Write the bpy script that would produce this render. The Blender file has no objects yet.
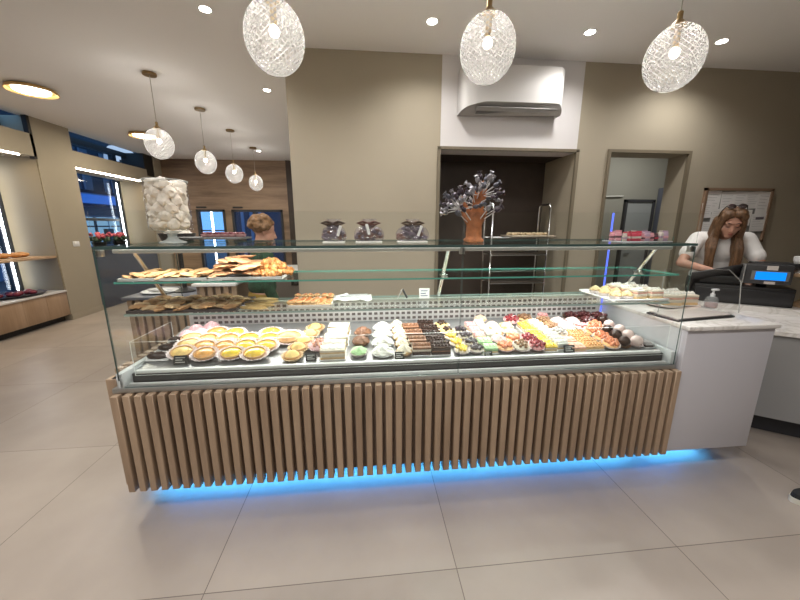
import bpy, bmesh, math, random
from mathutils import Vector, Matrix, noise
random.seed(7)
SC = bpy.context.scene
COL = SC.collection
PI = math.pi
R = math.radians

# ------------------------------------------------------------------ materials
MATS = {}
def nt(name):
    m = bpy.data.materials.new(name); m.use_nodes = True
    n = m.node_tree; n.nodes.clear()
    out = n.nodes.new('ShaderNodeOutputMaterial')
    return m, n, out
def pm(name, col, rough=.5, metal=0, var=0, vscale=8, bump=0, bscale=40, coat=0, spec=.5, stretch=None, sheen=0, sss=0):
    if name in MATS: return MATS[name]
    m, n, out = nt(name)
    b = n.nodes.new('ShaderNodeBsdfPrincipled')
    b.inputs['Base Color'].default_value = (*col, 1)
    b.inputs['Roughness'].default_value = rough
    b.inputs['Metallic'].default_value = metal
    b.inputs['Coat Weight'].default_value = coat
    b.inputs['Specular IOR Level'].default_value = spec
    if sss:
        b.inputs['Subsurface Weight'].default_value = sss
        b.inputs['Subsurface Radius'].default_value = (.012, .005, .003)
    tc = n.nodes.new('ShaderNodeTexCoord')
    src = tc.outputs['Object']
    if stretch:
        mp = n.nodes.new('ShaderNodeMapping'); mp.inputs['Scale'].default_value = stretch
        n.links.new(src, mp.inputs['Vector']); src = mp.outputs['Vector']
    if var:
        t = n.nodes.new('ShaderNodeTexNoise'); t.inputs['Scale'].default_value = vscale; t.inputs['Detail'].default_value = 5
        n.links.new(src, t.inputs['Vector'])
        r = n.nodes.new('ShaderNodeValToRGB')
        r.color_ramp.elements[0].position = .3; r.color_ramp.elements[1].position = .7
        r.color_ramp.elements[0].color = (*[c * (1 - var) for c in col], 1)
        r.color_ramp.elements[1].color = (*[min(1, c * (1 + var)) for c in col], 1)
        n.links.new(t.outputs['Fac'], r.inputs['Fac']); n.links.new(r.outputs['Color'], b.inputs['Base Color'])
    if bump:
        t2 = n.nodes.new('ShaderNodeTexNoise'); t2.inputs['Scale'].default_value = bscale; t2.inputs['Detail'].default_value = 4
        n.links.new(src, t2.inputs['Vector'])
        bp = n.nodes.new('ShaderNodeBump'); bp.inputs['Strength'].default_value = bump; bp.inputs['Distance'].default_value = .01
        n.links.new(t2.outputs['Fac'], bp.inputs['Height']); n.links.new(bp.outputs['Normal'], b.inputs['Normal'])
    n.links.new(b.outputs['BSDF'], out.inputs['Surface'])
    MATS[name] = m
    return m
def emit(name, col, strength):
    if name in MATS: return MATS[name]
    m, n, out = nt(name)
    e = n.nodes.new('ShaderNodeEmission'); e.inputs['Color'].default_value = (*col, 1); e.inputs['Strength'].default_value = strength
    n.links.new(e.outputs['Emission'], out.inputs['Surface'])
    MATS[name] = m
    return m
def glass(name, tint=(.982, .992, .988), refl=1.0, haze=0, hazecol=(.8, .85, .85)):
    if name in MATS: return MATS[name]
    m, n, out = nt(name)
    t = n.nodes.new('ShaderNodeBsdfTransparent'); t.inputs['Color'].default_value = (*tint, 1)
    g = n.nodes.new('ShaderNodeBsdfGlossy'); g.inputs['Roughness'].default_value = .03
    lw = n.nodes.new('ShaderNodeLayerWeight'); lw.inputs['Blend'].default_value = .5     # facing = 1 - |cos|, the same from both sides
    pw = n.nodes.new('ShaderNodeMath'); pw.operation = 'POWER'; pw.inputs[1].default_value = 5; n.links.new(lw.outputs['Facing'], pw.inputs[0])
    mu = n.nodes.new('ShaderNodeMath'); mu.operation = 'MULTIPLY_ADD'; mu.inputs[1].default_value = .45 * refl; mu.inputs[2].default_value = .03 * refl; mu.use_clamp = True
    n.links.new(pw.outputs[0], mu.inputs[0])
    mx = n.nodes.new('ShaderNodeMixShader')
    n.links.new(mu.outputs[0], mx.inputs['Fac']); n.links.new(t.outputs[0], mx.inputs[1]); n.links.new(g.outputs[0], mx.inputs[2])
    last = mx
    if haze:
        d = n.nodes.new('ShaderNodeBsdfDiffuse'); d.inputs['Color'].default_value = (*hazecol, 1)
        m2 = n.nodes.new('ShaderNodeMixShader'); m2.inputs['Fac'].default_value = haze
        n.links.new(mx.outputs[0], m2.inputs[1]); n.links.new(d.outputs[0], m2.inputs[2]); last = m2
    n.links.new(last.outputs[0], out.inputs['Surface'])
    MATS[name] = m
    return m
def woodmat(name, c1, c2, axis='Z', scale=6, rough=.5, boards=0):
    """stretched-noise wood grain; axis = direction of the grain"""
    if name in MATS: return MATS[name]
    m, n, out = nt(name)
    b = n.nodes.new('ShaderNodeBsdfPrincipled'); b.inputs['Roughness'].default_value = rough
    tc = n.nodes.new('ShaderNodeTexCoord'); mp = n.nodes.new('ShaderNodeMapping')
    s = {'X': (.12, 1, 1), 'Y': (1, .12, 1), 'Z': (1, 1, .1)}[axis]
    mp.inputs['Scale'].default_value = s
    n.links.new(tc.outputs['Object'], mp.inputs['Vector'])
    t = n.nodes.new('ShaderNodeTexNoise'); t.inputs['Scale'].default_value = scale; t.inputs['Detail'].default_value = 7; t.inputs['Roughness'].default_value = .65
    n.links.new(mp.outputs['Vector'], t.inputs['Vector'])
    r = n.nodes.new('ShaderNodeValToRGB')
    r.color_ramp.elements[0].position = .32; r.color_ramp.elements[1].position = .68
    r.color_ramp.elements[0].color = (*c1, 1); r.color_ramp.elements[1].color = (*c2, 1)
    n.links.new(t.outputs['Fac'], r.inputs['Fac'])
    last = r.outputs['Color']
    n.links.new(last, b.inputs['Base Color'])
    n.links.new(b.outputs['BSDF'], out.inputs['Surface'])
    MATS[name] = m
    return m
def marblemat(name, base=(.70, .675, .65), vein=(.56, .53, .495)):
    if name in MATS: return MATS[name]
    m, n, out = nt(name)
    b = n.nodes.new('ShaderNodeBsdfPrincipled'); b.inputs['Roughness'].default_value = .25
    tc = n.nodes.new('ShaderNodeTexCoord')
    t = n.nodes.new('ShaderNodeTexNoise'); t.inputs['Scale'].default_value = 3.5; t.inputs['Detail'].default_value = 8; t.inputs['Distortion'].default_value = 2.2
    n.links.new(tc.outputs['Object'], t.inputs['Vector'])
    r = n.nodes.new('ShaderNodeValToRGB'); e = r.color_ramp.elements
    e[0].position = .44; e[0].color = (*base, 1); e[1].position = .56; e[1].color = (*base, 1)
    k = r.color_ramp.elements.new(.5); k.color = (*vein, 1)
    n.links.new(t.outputs['Fac'], r.inputs['Fac']); n.links.new(r.outputs['Color'], b.inputs['Base Color'])
    n.links.new(b.outputs['BSDF'], out.inputs['Surface'])
    MATS[name] = m
    return m
def floormat():
    m, n, out = nt('porcelain_tiles')
    b = n.nodes.new('ShaderNodeBsdfPrincipled')
    tc = n.nodes.new('ShaderNodeTexCoord'); sp = n.nodes.new('ShaderNodeSeparateXYZ')
    n.links.new(tc.outputs['Object'], sp.inputs['Vector'])
    def line(o, off, size=1.006, w=.0035):
        a = n.nodes.new('ShaderNodeMath'); a.operation = 'SUBTRACT'; a.inputs[1].default_value = off; n.links.new(o, a.inputs[0])
        d = n.nodes.new('ShaderNodeMath'); d.operation = 'DIVIDE'; d.inputs[1].default_value = size; n.links.new(a.outputs[0], d.inputs[0])
        f = n.nodes.new('ShaderNodeMath'); f.operation = 'FRACT'; n.links.new(d.outputs[0], f.inputs[0])
        s = n.nodes.new('ShaderNodeMath'); s.operation = 'LESS_THAN'; s.inputs[1].default_value = w / size; n.links.new(f.outputs[0], s.inputs[0])
        fl = n.nodes.new('ShaderNodeMath'); fl.operation = 'FLOOR'; n.links.new(d.outputs[0], fl.inputs[0])
        return s.outputs[0], fl.outputs[0]
    lx, ix = line(sp.outputs['X'], -1.668 - 20 * 1.006)
    ly, iy = line(sp.outputs['Y'], 1.095 - 20 * 1.006)
    mx = n.nodes.new('ShaderNodeMath'); mx.operation = 'MAXIMUM'; n.links.new(lx, mx.inputs[0]); n.links.new(ly, mx.inputs[1])
    cb = n.nodes.new('ShaderNodeCombineXYZ'); n.links.new(ix, cb.inputs[0]); n.links.new(iy, cb.inputs[1])
    wn = n.nodes.new('ShaderNodeTexWhiteNoise'); n.links.new(cb.outputs[0], wn.inputs['Vector'])
    t = n.nodes.new('ShaderNodeTexNoise'); t.inputs['Scale'].default_value = 2.2; t.inputs['Detail'].default_value = 6
    n.links.new(tc.outputs['Object'], t.inputs['Vector'])
    ad = n.nodes.new('ShaderNodeMath'); ad.operation = 'MULTIPLY_ADD'; ad.inputs[1].default_value = .25
    n.links.new(wn.outputs['Value'], ad.inputs[0]); n.links.new(t.outputs['Fac'], ad.inputs[2])
    r = n.nodes.new('ShaderNodeValToRGB'); r.color_ramp.elements[0].position = .35; r.color_ramp.elements[1].position = .95
    r.color_ramp.elements[0].color = (.265, .225, .192, 1); r.color_ramp.elements[1].color = (.375, .322, .278, 1)
    n.links.new(ad.outputs[0], r.inputs['Fac'])
    mc = n.nodes.new('ShaderNodeMixRGB'); mc.inputs['Color2'].default_value = (.12, .095, .08, 1)
    n.links.new(mx.outputs[0], mc.inputs['Fac']); n.links.new(r.outputs['Color'], mc.inputs['Color1'])
    n.links.new(mc.outputs[0], b.inputs['Base Color'])
    t3 = n.nodes.new('ShaderNodeTexNoise'); t3.inputs['Scale'].default_value = 5
    n.links.new(tc.outputs['Object'], t3.inputs['Vector'])
    mr = n.nodes.new('ShaderNodeMapRange'); mr.inputs['To Min'].default_value = .3; mr.inputs['To Max'].default_value = .42
    n.links.new(t3.outputs['Fac'], mr.inputs['Value']); n.links.new(mr.outputs[0], b.inputs['Roughness'])
    n.links.new(b.outputs['BSDF'], out.inputs['Surface'])
    return m
def pendantglass():
    """clear pressed glass with a cut diamond relief"""
    m, n, out = nt('diamond_cut_glass')
    tr = n.nodes.new('ShaderNodeBsdfTransparent'); tr.inputs['Color'].default_value = (.97, .96, .94, 1)
    gl = n.nodes.new('ShaderNodeBsdfGlossy'); gl.inputs['Roughness'].default_value = .12
    tl = n.nodes.new('ShaderNodeBsdfTranslucent'); tl.inputs['Color'].default_value = (.12, .117, .113, 1)
    df = n.nodes.new('ShaderNodeBsdfDiffuse'); df.inputs['Color'].default_value = (.30, .295, .29, 1)
    m1 = n.nodes.new('ShaderNodeMixShader'); m1.inputs['Fac'].default_value = .35
    n.links.new(tl.outputs[0], m1.inputs[1]); n.links.new(df.outputs[0], m1.inputs[2])
    m2 = n.nodes.new('ShaderNodeMixShader'); m2.inputs['Fac'].default_value = .05
    n.links.new(m1.outputs[0], m2.inputs[1]); n.links.new(gl.outputs[0], m2.inputs[2])
    # relief: two families of spirals drawn from the object's own angle and height
    tc = n.nodes.new('ShaderNodeTexCoord'); sp = n.nodes.new('ShaderNodeSeparateXYZ'); n.links.new(tc.outputs['Object'], sp.inputs[0])
    at = n.nodes.new('ShaderNodeMath'); at.operation = 'ARCTAN2'; n.links.new(sp.outputs['Y'], at.inputs[0]); n.links.new(sp.outputs['X'], at.inputs[1])
    hs = []
    for sg in (1, -1):
        a = n.nodes.new('ShaderNodeMath'); a.operation = 'MULTIPLY'; a.inputs[1].default_value = 26; n.links.new(at.outputs[0], a.inputs[0])
        b = n.nodes.new('ShaderNodeMath'); b.operation = 'MULTIPLY_ADD'; b.inputs[1].default_value = sg * 250
        n.links.new(sp.outputs['Z'], b.inputs[0]); n.links.new(a.outputs[0], b.inputs[2])
        s = n.nodes.new('ShaderNodeMath'); s.operation = 'SINE'; n.links.new(b.outputs[0], s.inputs[0])
        hs.append(s)
    mxx = n.nodes.new('ShaderNodeMath'); mxx.operation = 'MAXIMUM'; n.links.new(hs[0].outputs[0], mxx.inputs[0]); n.links.new(hs[1].outputs[0], mxx.inputs[1])
    bp = n.nodes.new('ShaderNodeBump'); bp.inputs['Strength'].default_value = .35; bp.inputs['Distance'].default_value = .008
    n.links.new(mxx.outputs[0], bp.inputs['Height'])
    for s in (gl,): n.links.new(bp.outputs['Normal'], s.inputs['Normal'])
    lw = n.nodes.new('ShaderNodeLayerWeight'); lw.inputs['Blend'].default_value = .35
    mr = n.nodes.new('ShaderNodeMapRange'); mr.inputs['To Min'].default_value = .20; mr.inputs['To Max'].default_value = .72
    n.links.new(lw.outputs['Facing'], mr.inputs['Value'])
    rid = n.nodes.new('ShaderNodeMapRange'); rid.inputs['From Min'].default_value = .55; rid.inputs['From Max'].default_value = 1
    rid.inputs['To Min'].default_value = 0; rid.inputs['To Max'].default_value = .5
    n.links.new(mxx.outputs[0], rid.inputs['Value'])
    ad = n.nodes.new('ShaderNodeMath'); ad.operation = 'ADD'; ad.use_clamp = True
    n.links.new(mr.outputs[0], ad.inputs[0]); n.links.new(rid.outputs[0], ad.inputs[1])
    mx = n.nodes.new('ShaderNodeMixShader'); n.links.new(ad.outputs[0], mx.inputs['Fac'])
    n.links.new(tr.outputs[0], mx.inputs[1]); n.links.new(m2.outputs[0], mx.inputs[2])
    n.links.new(mx.outputs[0], out.inputs['Surface'])
    return m

WALL = pm('beige_plaster', (.37, .325, .248), .75, var=.03, vscale=2)
WHITE = pm('white_plaster', (.66, .64, .64), .7)
CEIL = pm('ceiling_plaster', (.86, .845, .83), .85)
FLOOR = floormat()
BLACK = pm('black_plastic', (.012, .012, .013), .4)
DARK = pm('dark_gap', (.018, .015, .012), .6)
DBROWN = pm('dark_brown_laminate', (.045, .03, .022), .55, var=.1)
STEEL = pm('brushed_steel', (.55, .55, .55), .28, 1)
SATIN = pm('satin_aluminium', (.42, .42, .41), .4, .8)
CHROME = pm('chrome', (.8, .8, .8), .12, 1)
BRASS = pm('antique_brass', (.36, .25, .12), .35, 1)
LACQ = pm('white_lacquer', (.66, .65, .68), .45)
PWHITE = pm('white_plastic', (.75, .75, .75), .4)
PAPER = pm('white_paper', (.8, .79, .78), .8)
CUPW = pm('white_cup_paper', (.82, .72, .71), .75)
SLATW = woodmat('oak_slat', (.25, .17, .112), (.39, .28, .19), 'Z', 9, .5)
CABW = woodmat('cabinet_oak', (.27, .17, .10), (.46, .32, .21), 'Z', 5, .5)
WALNUT = woodmat('walnut_panel', (.15, .095, .062), (.40, .28, .185), 'X', 5, .55)
WOODL = woodmat('light_wood', (.36, .23, .13), (.5, .35, .22), 'X', 6, .5)
MARBLE = marblemat('marble')
GLASS = glass('clear_glass')
SHELFG = glass('shelf_glass', (.95, .985, .972))
EDGE = pm('green_glass_edge', (.10, .36, .29), .15, 0, coat=.6)
EDGED = pm('dark_glass_edge', (.03, .065, .06), .5)
WINDOWG = glass('window_glass', (.8, .85, .9), 1.0)
JARG = glass('jar_glass', (.99, .99, .985), .9)
PEND = pendantglass()
LEDW = emit('warm_led', (1, .9, .75), 14)
LEDC = emit('cool_led', (.9, .95, 1), 9)
LEDB = emit('blue_led', (.02, .28, 1), 6)
EDGEGLOW = emit('blue_edge_glow', (.10, .16, 1), .9)

# ------------------------------------------------------------------ mesh builder
class MB:
    def __init__(s): s.bm = bmesh.new(); s.mi = 0
    def _new(s, verts, faces, M=None):
        vs = [s.bm.verts.new(M @ Vector(v) if M else v) for v in verts]
        out = []
        for f in faces:
            try:
                q = s.bm.faces.new([vs[i] for i in f]); q.material_index = s.mi; out.append(q)
            except ValueError: pass
        return vs, out
    def box(s, x0, x1, y0, y1, z0, z1, M=None, thin=None, emi=1):
        v = [(x0, y0, z0), (x1, y0, z0), (x1, y1, z0), (x0, y1, z0), (x0, y0, z1), (x1, y0, z1), (x1, y1, z1), (x0, y1, z1)]
        f = [(0, 3, 2, 1), (4, 5, 6, 7), (0, 1, 5, 4), (2, 3, 7, 6), (1, 2, 6, 5), (3, 0, 4, 7)]
        _, fs = s._new(v, f, M)
        if thin:
            ax = {'X': (4, 5), 'Y': (2, 3), 'Z': (0, 1)}[thin]
            for i, q in enumerate(fs):
                if i not in ax: q.material_index = emi
        return s
    def bbox(s, x0, x1, y0, y1, z0, z1, r=.004, seg=2, M=None):
        b2 = bmesh.new()
        t = MB.__new__(MB); t.bm = b2; t.mi = s.mi
        t.box(x0, x1, y0, y1, z0, z1)
        r = min(r, .45 * min(x1 - x0, y1 - y0, z1 - z0))
        bmesh.ops.bevel(b2, geom=list(b2.edges), offset=r, segments=seg, affect='EDGES', profile=.5)
        s.merge(b2, M); return s
    def merge(s, b2, M=None):
        b2.verts.index_update()
        vs = [s.bm.verts.new(M @ v.co if M else v.co) for v in b2.verts]
        for f in b2.faces:
            try:
                q = s.bm.faces.new([vs[v.index] for v in f.verts]); q.material_index = s.mi
            except ValueError: pass
        b2.free(); return s
    def lathe(s, prof, seg=24, c=(0, 0, 0), flute=0, nf=12, sx=1, sy=1, cap0=True, cap1=True, twist=0, M=None):
        rows = []
        n = len(prof)
        for i, (r, z) in enumerate(prof):
            row = []
            for k in range(seg):
                a = 2 * PI * k / seg
                rr = r * (1 + flute * math.cos(nf * (a + twist * z)))
                p = Vector((c[0] + rr * math.cos(a) * sx, c[1] + rr * math.sin(a) * sy, c[2] + z))
                row.append(s.bm.verts.new(M @ p if M else p))
            rows.append(row)
        for i in range(n - 1):
            for k in range(seg):
                q = s.bm.faces.new((rows[i][k], rows[i][(k + 1) % seg], rows[i + 1][(k + 1) % seg], rows[i + 1][k])); q.material_index = s.mi
        if cap0: q = s.bm.faces.new(rows[0][::-1]); q.material_index = s.mi
        if cap1: q = s.bm.faces.new(rows[-1]); q.material_index = s.mi
        return s
    def tube(s, pts, r, seg=8, caps=True):
        pts = [Vector(p) for p in pts]
        rs = r if isinstance(r, (list, tuple)) else [r] * len(pts)
        d0 = (pts[1] - pts[0]).normalized()
        up = Vector((0, 0, 1)) if abs(d0.z) < .9 else Vector((1, 0, 0))
        u = d0.cross(up).normalized()
        rows = []
        for i, p in enumerate(pts):
            a = pts[max(0, i - 1)]; b = pts[min(len(pts) - 1, i + 1)]
            d = (b - a).normalized()
            u = (u - d * u.dot(d)).normalized(); w = d.cross(u)
            rows.append([s.bm.verts.new(p + rs[i] * (math.cos(2 * PI * k / seg) * u + math.sin(2 * PI * k / seg) * w)) for k in range(seg)])
        for i in range(len(rows) - 1):
            for k in range(seg):
                q = s.bm.faces.new((rows[i][k], rows[i][(k + 1) % seg], rows[i + 1][(k + 1) % seg], rows[i + 1][k])); q.material_index = s.mi
        if caps:
            for rr in (rows[0][::-1], rows[-1]):
                q = s.bm.faces.new(rr); q.material_index = s.mi
        return s
    def ball(s, c, r, sub=2, amp=0, freq=3, seed=0, M=None, flat=0):
        b2 = bmesh.new(); bmesh.ops.create_icosphere(b2, subdivisions=sub, radius=1)
        rv = Vector(r if isinstance(r, (list, tuple)) else (r, r, r)); c = Vector(c)
        for v in b2.verts:
            p = v.co.copy()
            if amp: p *= 1 + amp * noise.noise(p * freq + Vector((seed * 3.1, seed * 1.7, seed)))
            if flat and p.z < -flat: p.z = -flat
            v.co = Vector((p.x * rv.x, p.y * rv.y, p.z * rv.z)) + c
        return s.merge(b2, M)
    def prism(s, poly, z0, z1, M=None):
        n = len(poly)
        v = [(x, y, z0) for x, y in poly] + [(x, y, z1) for x, y in poly]
        f = [tuple(range(n))[::-1], tuple(range(n, 2 * n))] + [(i, (i + 1) % n, n + (i + 1) % n, n + i) for i in range(n)]
        s._new(v, f, M); return s
    def capsule(s, a, b, ra, rb, seg=14):
        a, b = Vector(a), Vector(b)
        d = b - a; L = d.length
        if L < 1e-6: return s.ball(a, ra)
        d.normalize()
        pts, rs = [], []
        for k in range(4):
            t = k / 4 * PI / 2
            pts.append(a - d * ra * math.cos(t)); rs.append(max(.0008, ra * math.sin(t)))
        pts.append(a); rs.append(ra); pts.append(b); rs.append(rb)
        for k in range(1, 5):
            t = k / 4 * PI / 2
            pts.append(b + d * rb * math.sin(t)); rs.append(max(.0008, rb * math.cos(t)))
        return s.tube(pts, rs, seg)
    def mesh(s, name, mats, smooth=True, angle=40, recalc=True):
        if recalc: bmesh.ops.recalc_face_normals(s.bm, faces=s.bm.faces[:])
        me = bpy.data.meshes.new(name); s.bm.to_mesh(me); s.bm.free()
        for m in (mats if isinstance(mats, (list, tuple)) else [mats]): me.materials.append(m)
        if smooth and len(me.polygons):
            me.shade_smooth(); me.set_sharp_from_angle(angle=R(angle))
        return me
def inst(name, me, parent=None, loc=None, rot=None, scale=None):
    o = bpy.data.objects.new(name, me); COL.objects.link(o)
    if parent: o.parent = parent
    if loc is not None: o.location = loc
    if rot is not None: o.rotation_euler = rot
    if scale is not None: o.scale = scale
    return o
def obj(name, mb, mats, parent=None, smooth=True, angle=40, loc=None, rot=None):
    return inst(name, mb.mesh(name, mats, smooth, angle), parent, loc, rot)
def tag(o, label, cat, group=None, kind=None):
    o['label'] = label; o['category'] = cat
    if group: o['group'] = group
    if kind: o['kind'] = kind
    return o
def thing(name, label, cat, loc=(0, 0, 0), rz=0, group=None):
    o = bpy.data.objects.new(name, None); COL.objects.link(o)
    o.empty_display_size = .05
    o.location = loc; o.rotation_euler = (0, 0, rz)
    return tag(o, label, cat, group)
def struct(name, mb, mats, label=None, smooth=False):
    o = obj(name, mb, mats, None, smooth); o['kind'] = 'structure'
    if label: o['label'] = label
    return o
def fuse(mb, voxel, smooth=4):
    """weld overlapping pieces into one continuous skin"""
    me = bpy.data.meshes.new('tmp'); mb.bm.to_mesh(me); mb.bm.free()
    o = bpy.data.objects.new('tmp', me); COL.objects.link(o)
    r = o.modifiers.new('r', 'REMESH'); r.mode = 'VOXEL'; r.voxel_size = voxel
    if smooth:
        sm = o.modifiers.new('s', 'SMOOTH'); sm.iterations = smooth; sm.factor = .5
    dg = bpy.context.evaluated_depsgraph_get()
    me2 = bpy.data.meshes.new_from_object(o.evaluated_get(dg))
    bpy.data.objects.remove(o); bpy.data.meshes.remove(me)
    return me2
def fused(name, mb, mats, parent, voxel=.008, smooth=4, post=None):
    me = fuse(mb, voxel, smooth)
    if post: post(me)
    me.materials.clear()
    for m in (mats if isinstance(mats, (list, tuple)) else [mats]): me.materials.append(m)
    me.shade_smooth()
    return inst(name, me, parent)

def light(name, typ, loc, energy, col=(1, 1, 1), rot=(0, 0, 0), size=.1, size_y=None, spot=None, blend=.5):
    l = bpy.data.lights.new(name, typ); l.energy = energy; l.color = col
    if typ == 'AREA':
        l.size = size
        if size_y: l.shape = 'RECTANGLE'; l.size_y = size_y
    elif typ == 'SPOT':
        l.spot_size = R(spot); l.spot_blend = blend; l.shadow_soft_size = size
    else: l.shadow_soft_size = size
    o = bpy.data.objects.new(name, l); COL.objects.link(o); o.location = loc; o.rotation_euler = rot
    return o

# ------------------------------------------------------------------ camera, view, world
cam = bpy.data.cameras.new('camera'); cam.sensor_width = 36; cam.lens = 36 * 334.84 / 800; cam.clip_start = .02
co = bpy.data.objects.new('camera', cam); COL.objects.link(co)
co.location = (0, 0, 1.4); co.rotation_euler = (R(90 - 12.471), 0, R(-5.603))
SC.camera = co
SC.view_settings.view_transform = 'Standard'; SC.view_settings.look = 'None'
SC.view_settings.gamma = 1; SC.view_settings.use_curve_mapping = False
SC.view_settings.exposure = 1.2
SC.cycles.use_denoising = True
SC.cycles.max_bounces = 10; SC.cycles.transparent_max_bounces = 24
SC.cycles.caustics_reflective = False; SC.cycles.caustics_refractive = False
SC.cycles.sample_clamp_indirect = 6
w = bpy.data.worlds.new('dusk'); SC.world = w; w.use_nodes = True
w.node_tree.nodes['Background'].inputs['Color'].default_value = (.17, .42, .82, 1)
w.node_tree.nodes['Background'].inputs['Strength'].default_value = .9

H = 2.85
# ------------------------------------------------------------------ room shell
struct('floor', MB().box(-4.9, 5.6, -3.6, 8.6, -.1, 0), FLOOR)
struct('ceiling', MB().box(-4.62, 5.6, -3.6, 8.6, H, H + .12), CEIL)
# back wall with the alcove and the doorway cut out of it
mb = MB()
mb.box(-.655, .687, 3.24, 3.46, 0, H)
mb.box(2.005, 2.351, 3.24, 3.46, 0, H)
mb.box(2.351, 3.172, 3.24, 3.46, 2.09, H)
mb.box(3.172, 5.6, 3.24, 3.46, 0, H)
struct('wall_back', mb, WALL)
struct('wall_above_alcove', MB().box(.687, 2.005, 3.235, 3.46, 2.085, H), WHITE)
struct('trim_alcove', MB().box(.66, .69, 3.225, 3.25, 0, 2.1).box(.66, 2.03, 3.225, 3.25, 2.085, 2.11).box(2.0, 2.03, 3.225, 3.25, 0, 2.1), pm('taupe_trim', (.17, .14, .095), .6))
struct('trim_doorway', MB().box(2.325, 2.353, 3.222, 3.25, 0, 2.09).box(2.325, 3.2, 3.222, 3.25, 2.09, 2.118).box(3.17, 3.2, 3.222, 3.25, 0, 2.09), MATS['taupe_trim'])
struct('wall_alcove', MB().box(.55, 2.005, 3.80, 3.9, 0, 2.3).box(.56, .66, 3.46, 3.8, 0, 2.3).box(.56, 2.005, 3.46, 3.9, 2.085, 2.2), DBROWN)
struct('wall_alcove_side', MB().box(2.005, 2.06, 3.46, 3.9, 0, 2.3), WALL)
struct('wall_corridor_side', MB().box(-.655, -.55, 3.46, 8.5, 0, H), WALL)
# back room seen through the doorway
GREY = pm('grey_back_room', (.33, .325, .28), .8)
struct('wall_back_room', MB().box(2.06, 5.7, 5.3, 5.4, 0, H).box(2.1, 2.2, 3.46, 5.3, 0, H).box(5.6, 5.7, 3.46, 5.3, 0, H), GREY)
# end walls
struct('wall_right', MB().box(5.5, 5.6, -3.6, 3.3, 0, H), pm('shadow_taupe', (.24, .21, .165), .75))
struct('wall_front', MB().box(-4.6, 5.6, -3.6, -3.5, 0, H), WALL)
# left wall: pier, two window niches, soffits
mb = MB()
mb.box(-5.12, -4.5, 5.40, 6.02, 0, H)
mb.box(-5.12, -4.5, 7.82, 8.5, 0, 2.42).box(-5.12, -4.5, 8.1, 8.5, 2.42, H)
mb.box(-5.12, -4.5, -3.6, 3.3, 0, H)
struct('wall_left', mb, WALL)
struct('trim_1', MB().box(-5.0, -4.5, 3.3, 5.40, 2.33, 2.62), WALL, 'beige soffit over the left window niche')
struct('trim_2', MB().box(-5.0, -4.5, 6.02, 7.82, 2.30, 2.54), WALL, 'beige soffit over the farther window niche')
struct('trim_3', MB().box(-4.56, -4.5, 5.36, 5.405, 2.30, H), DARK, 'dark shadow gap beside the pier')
struct('trim_6', MB().box(-5.05, -4.51, 5.385, 5.402, .47, 2.33).box(-5.05, -4.51, 7.805, 7.822, 1.01, 2.3), pm('shaded_olive_side', (.23, .185, .115), .6), 'side faces of the window niches, darkened to olive for lower light')  # covers over the beige sides, painted darker for the lower light there
# windows in the left wall (frame + pane as parts)
FRAME = pm('dark_window_frame', (.022, .024, .03), .45)
def window_x(n, y0, y1, z0, z1, X, bars=(), hbars=()):
    m = MB()
    m.box(X - .04, X + .03, y0, y0 + .06, z0, z1).box(X - .04, X + .03, y1 - .06, y1, z0, z1).box(X - .04, X + .03, y0, y1, z0, z0 + .06).box(X - .04, X + .03, y0, y1, z1 - .06, z1)
    for b in bars: m.box(X - .035, X + .025, b - .03, b + .03, z0, z1)
    for b in hbars: m.box(X - .035, X + .025, y0, y1, b - .025, b + .025)
    f = obj(f'window_{n}', m, FRAME, None, False); f['kind'] = 'structure'
    obj('window_pane', MB().box(X - .006, X + .006, y0 + .05, y1 - .05, z0 + .05, z1 - .05), WINDOWG, f, False)
window_x(1, 3.3, 5.40, .0, H, -5.08, (5.30,), (2.5,))
window_x(2, 6.02, 7.82, .0, H, -5.08, (6.62, 7.72), (2.5, 1.52))
struct('trim_5', MB().box(-4.9, -4.86, 3.3, 5.40, 2.62, H).box(-4.9, -4.86, 6.02, 7.82, 2.76, H).box(-4.95, -4.52, 7.81, 8.1, 2.42, H), DARK, 'added black sheets that darken the band above the window soffits')  # black sheets added to keep the panes above the soffits dark
# far wall of walnut boards with two openings
mb = MB()
Y0, Y1 = 8.36, 8.5
for a, b in ((-4.5, -3.88), (-3.25, -3.10), (-1.95, -1.80)): mb.box(a, b, Y0, Y1, 0, H)
mb.box(-3.88, -3.25, Y0, Y1, 1.77, H).box(-3.10, -1.95, Y0, Y1, 1.77, H)
mb.box(-3.88, -3.25, Y0, Y1, 0, .1).box(-3.10, -1.95, Y0, Y1, 0, .1)
struct('wall_far', mb, WALNUT)
struct('trim_4', MB().box(-1.80, -.655, 8.3, 8.5, 0, H), DBROWN, 'dark brown panel at the end of the walnut wall')
struct('baseboard_left', MB().box(-4.5, -4.488, 5.40, 6.02, 0, .09), WALL)
for n, (a, b) in ((3, (-3.88, -3.25)), (4, (-3.10, -1.95))):
    m = MB().box(a, a + .05, 8.34, 8.46, .1, 1.77).box(b - .05, b, 8.34, 8.46, .1, 1.77).box(a, b, 8.34, 8.46, 1.72, 1.77).box(a, b, 8.34, 8.46, .1, .16)
    if n == 4: m.box(-2.62, -2.57, 8.36, 8.44, .1, 1.77)
    else: m.box(a, b, 8.38, 8.42, 1.28, 1.31)
    f = obj(f'window_{n}', m, FRAME, None, False); f['kind'] = 'structure'
    obj('window_pane', MB().box(a + .04, b - .04, 8.395, 8.405, .14, 1.74), WINDOWG, f, False)
for px, nm in ((-3.86, 'narrow'), (-3.06, 'wide')):
    tag(obj('sign_plate', MB().bbox(px, px + .22, 8.335, 8.36, 1.80, 1.835, .003), BLACK), f'small dark plate above the {nm} far window', 'plate')

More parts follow.
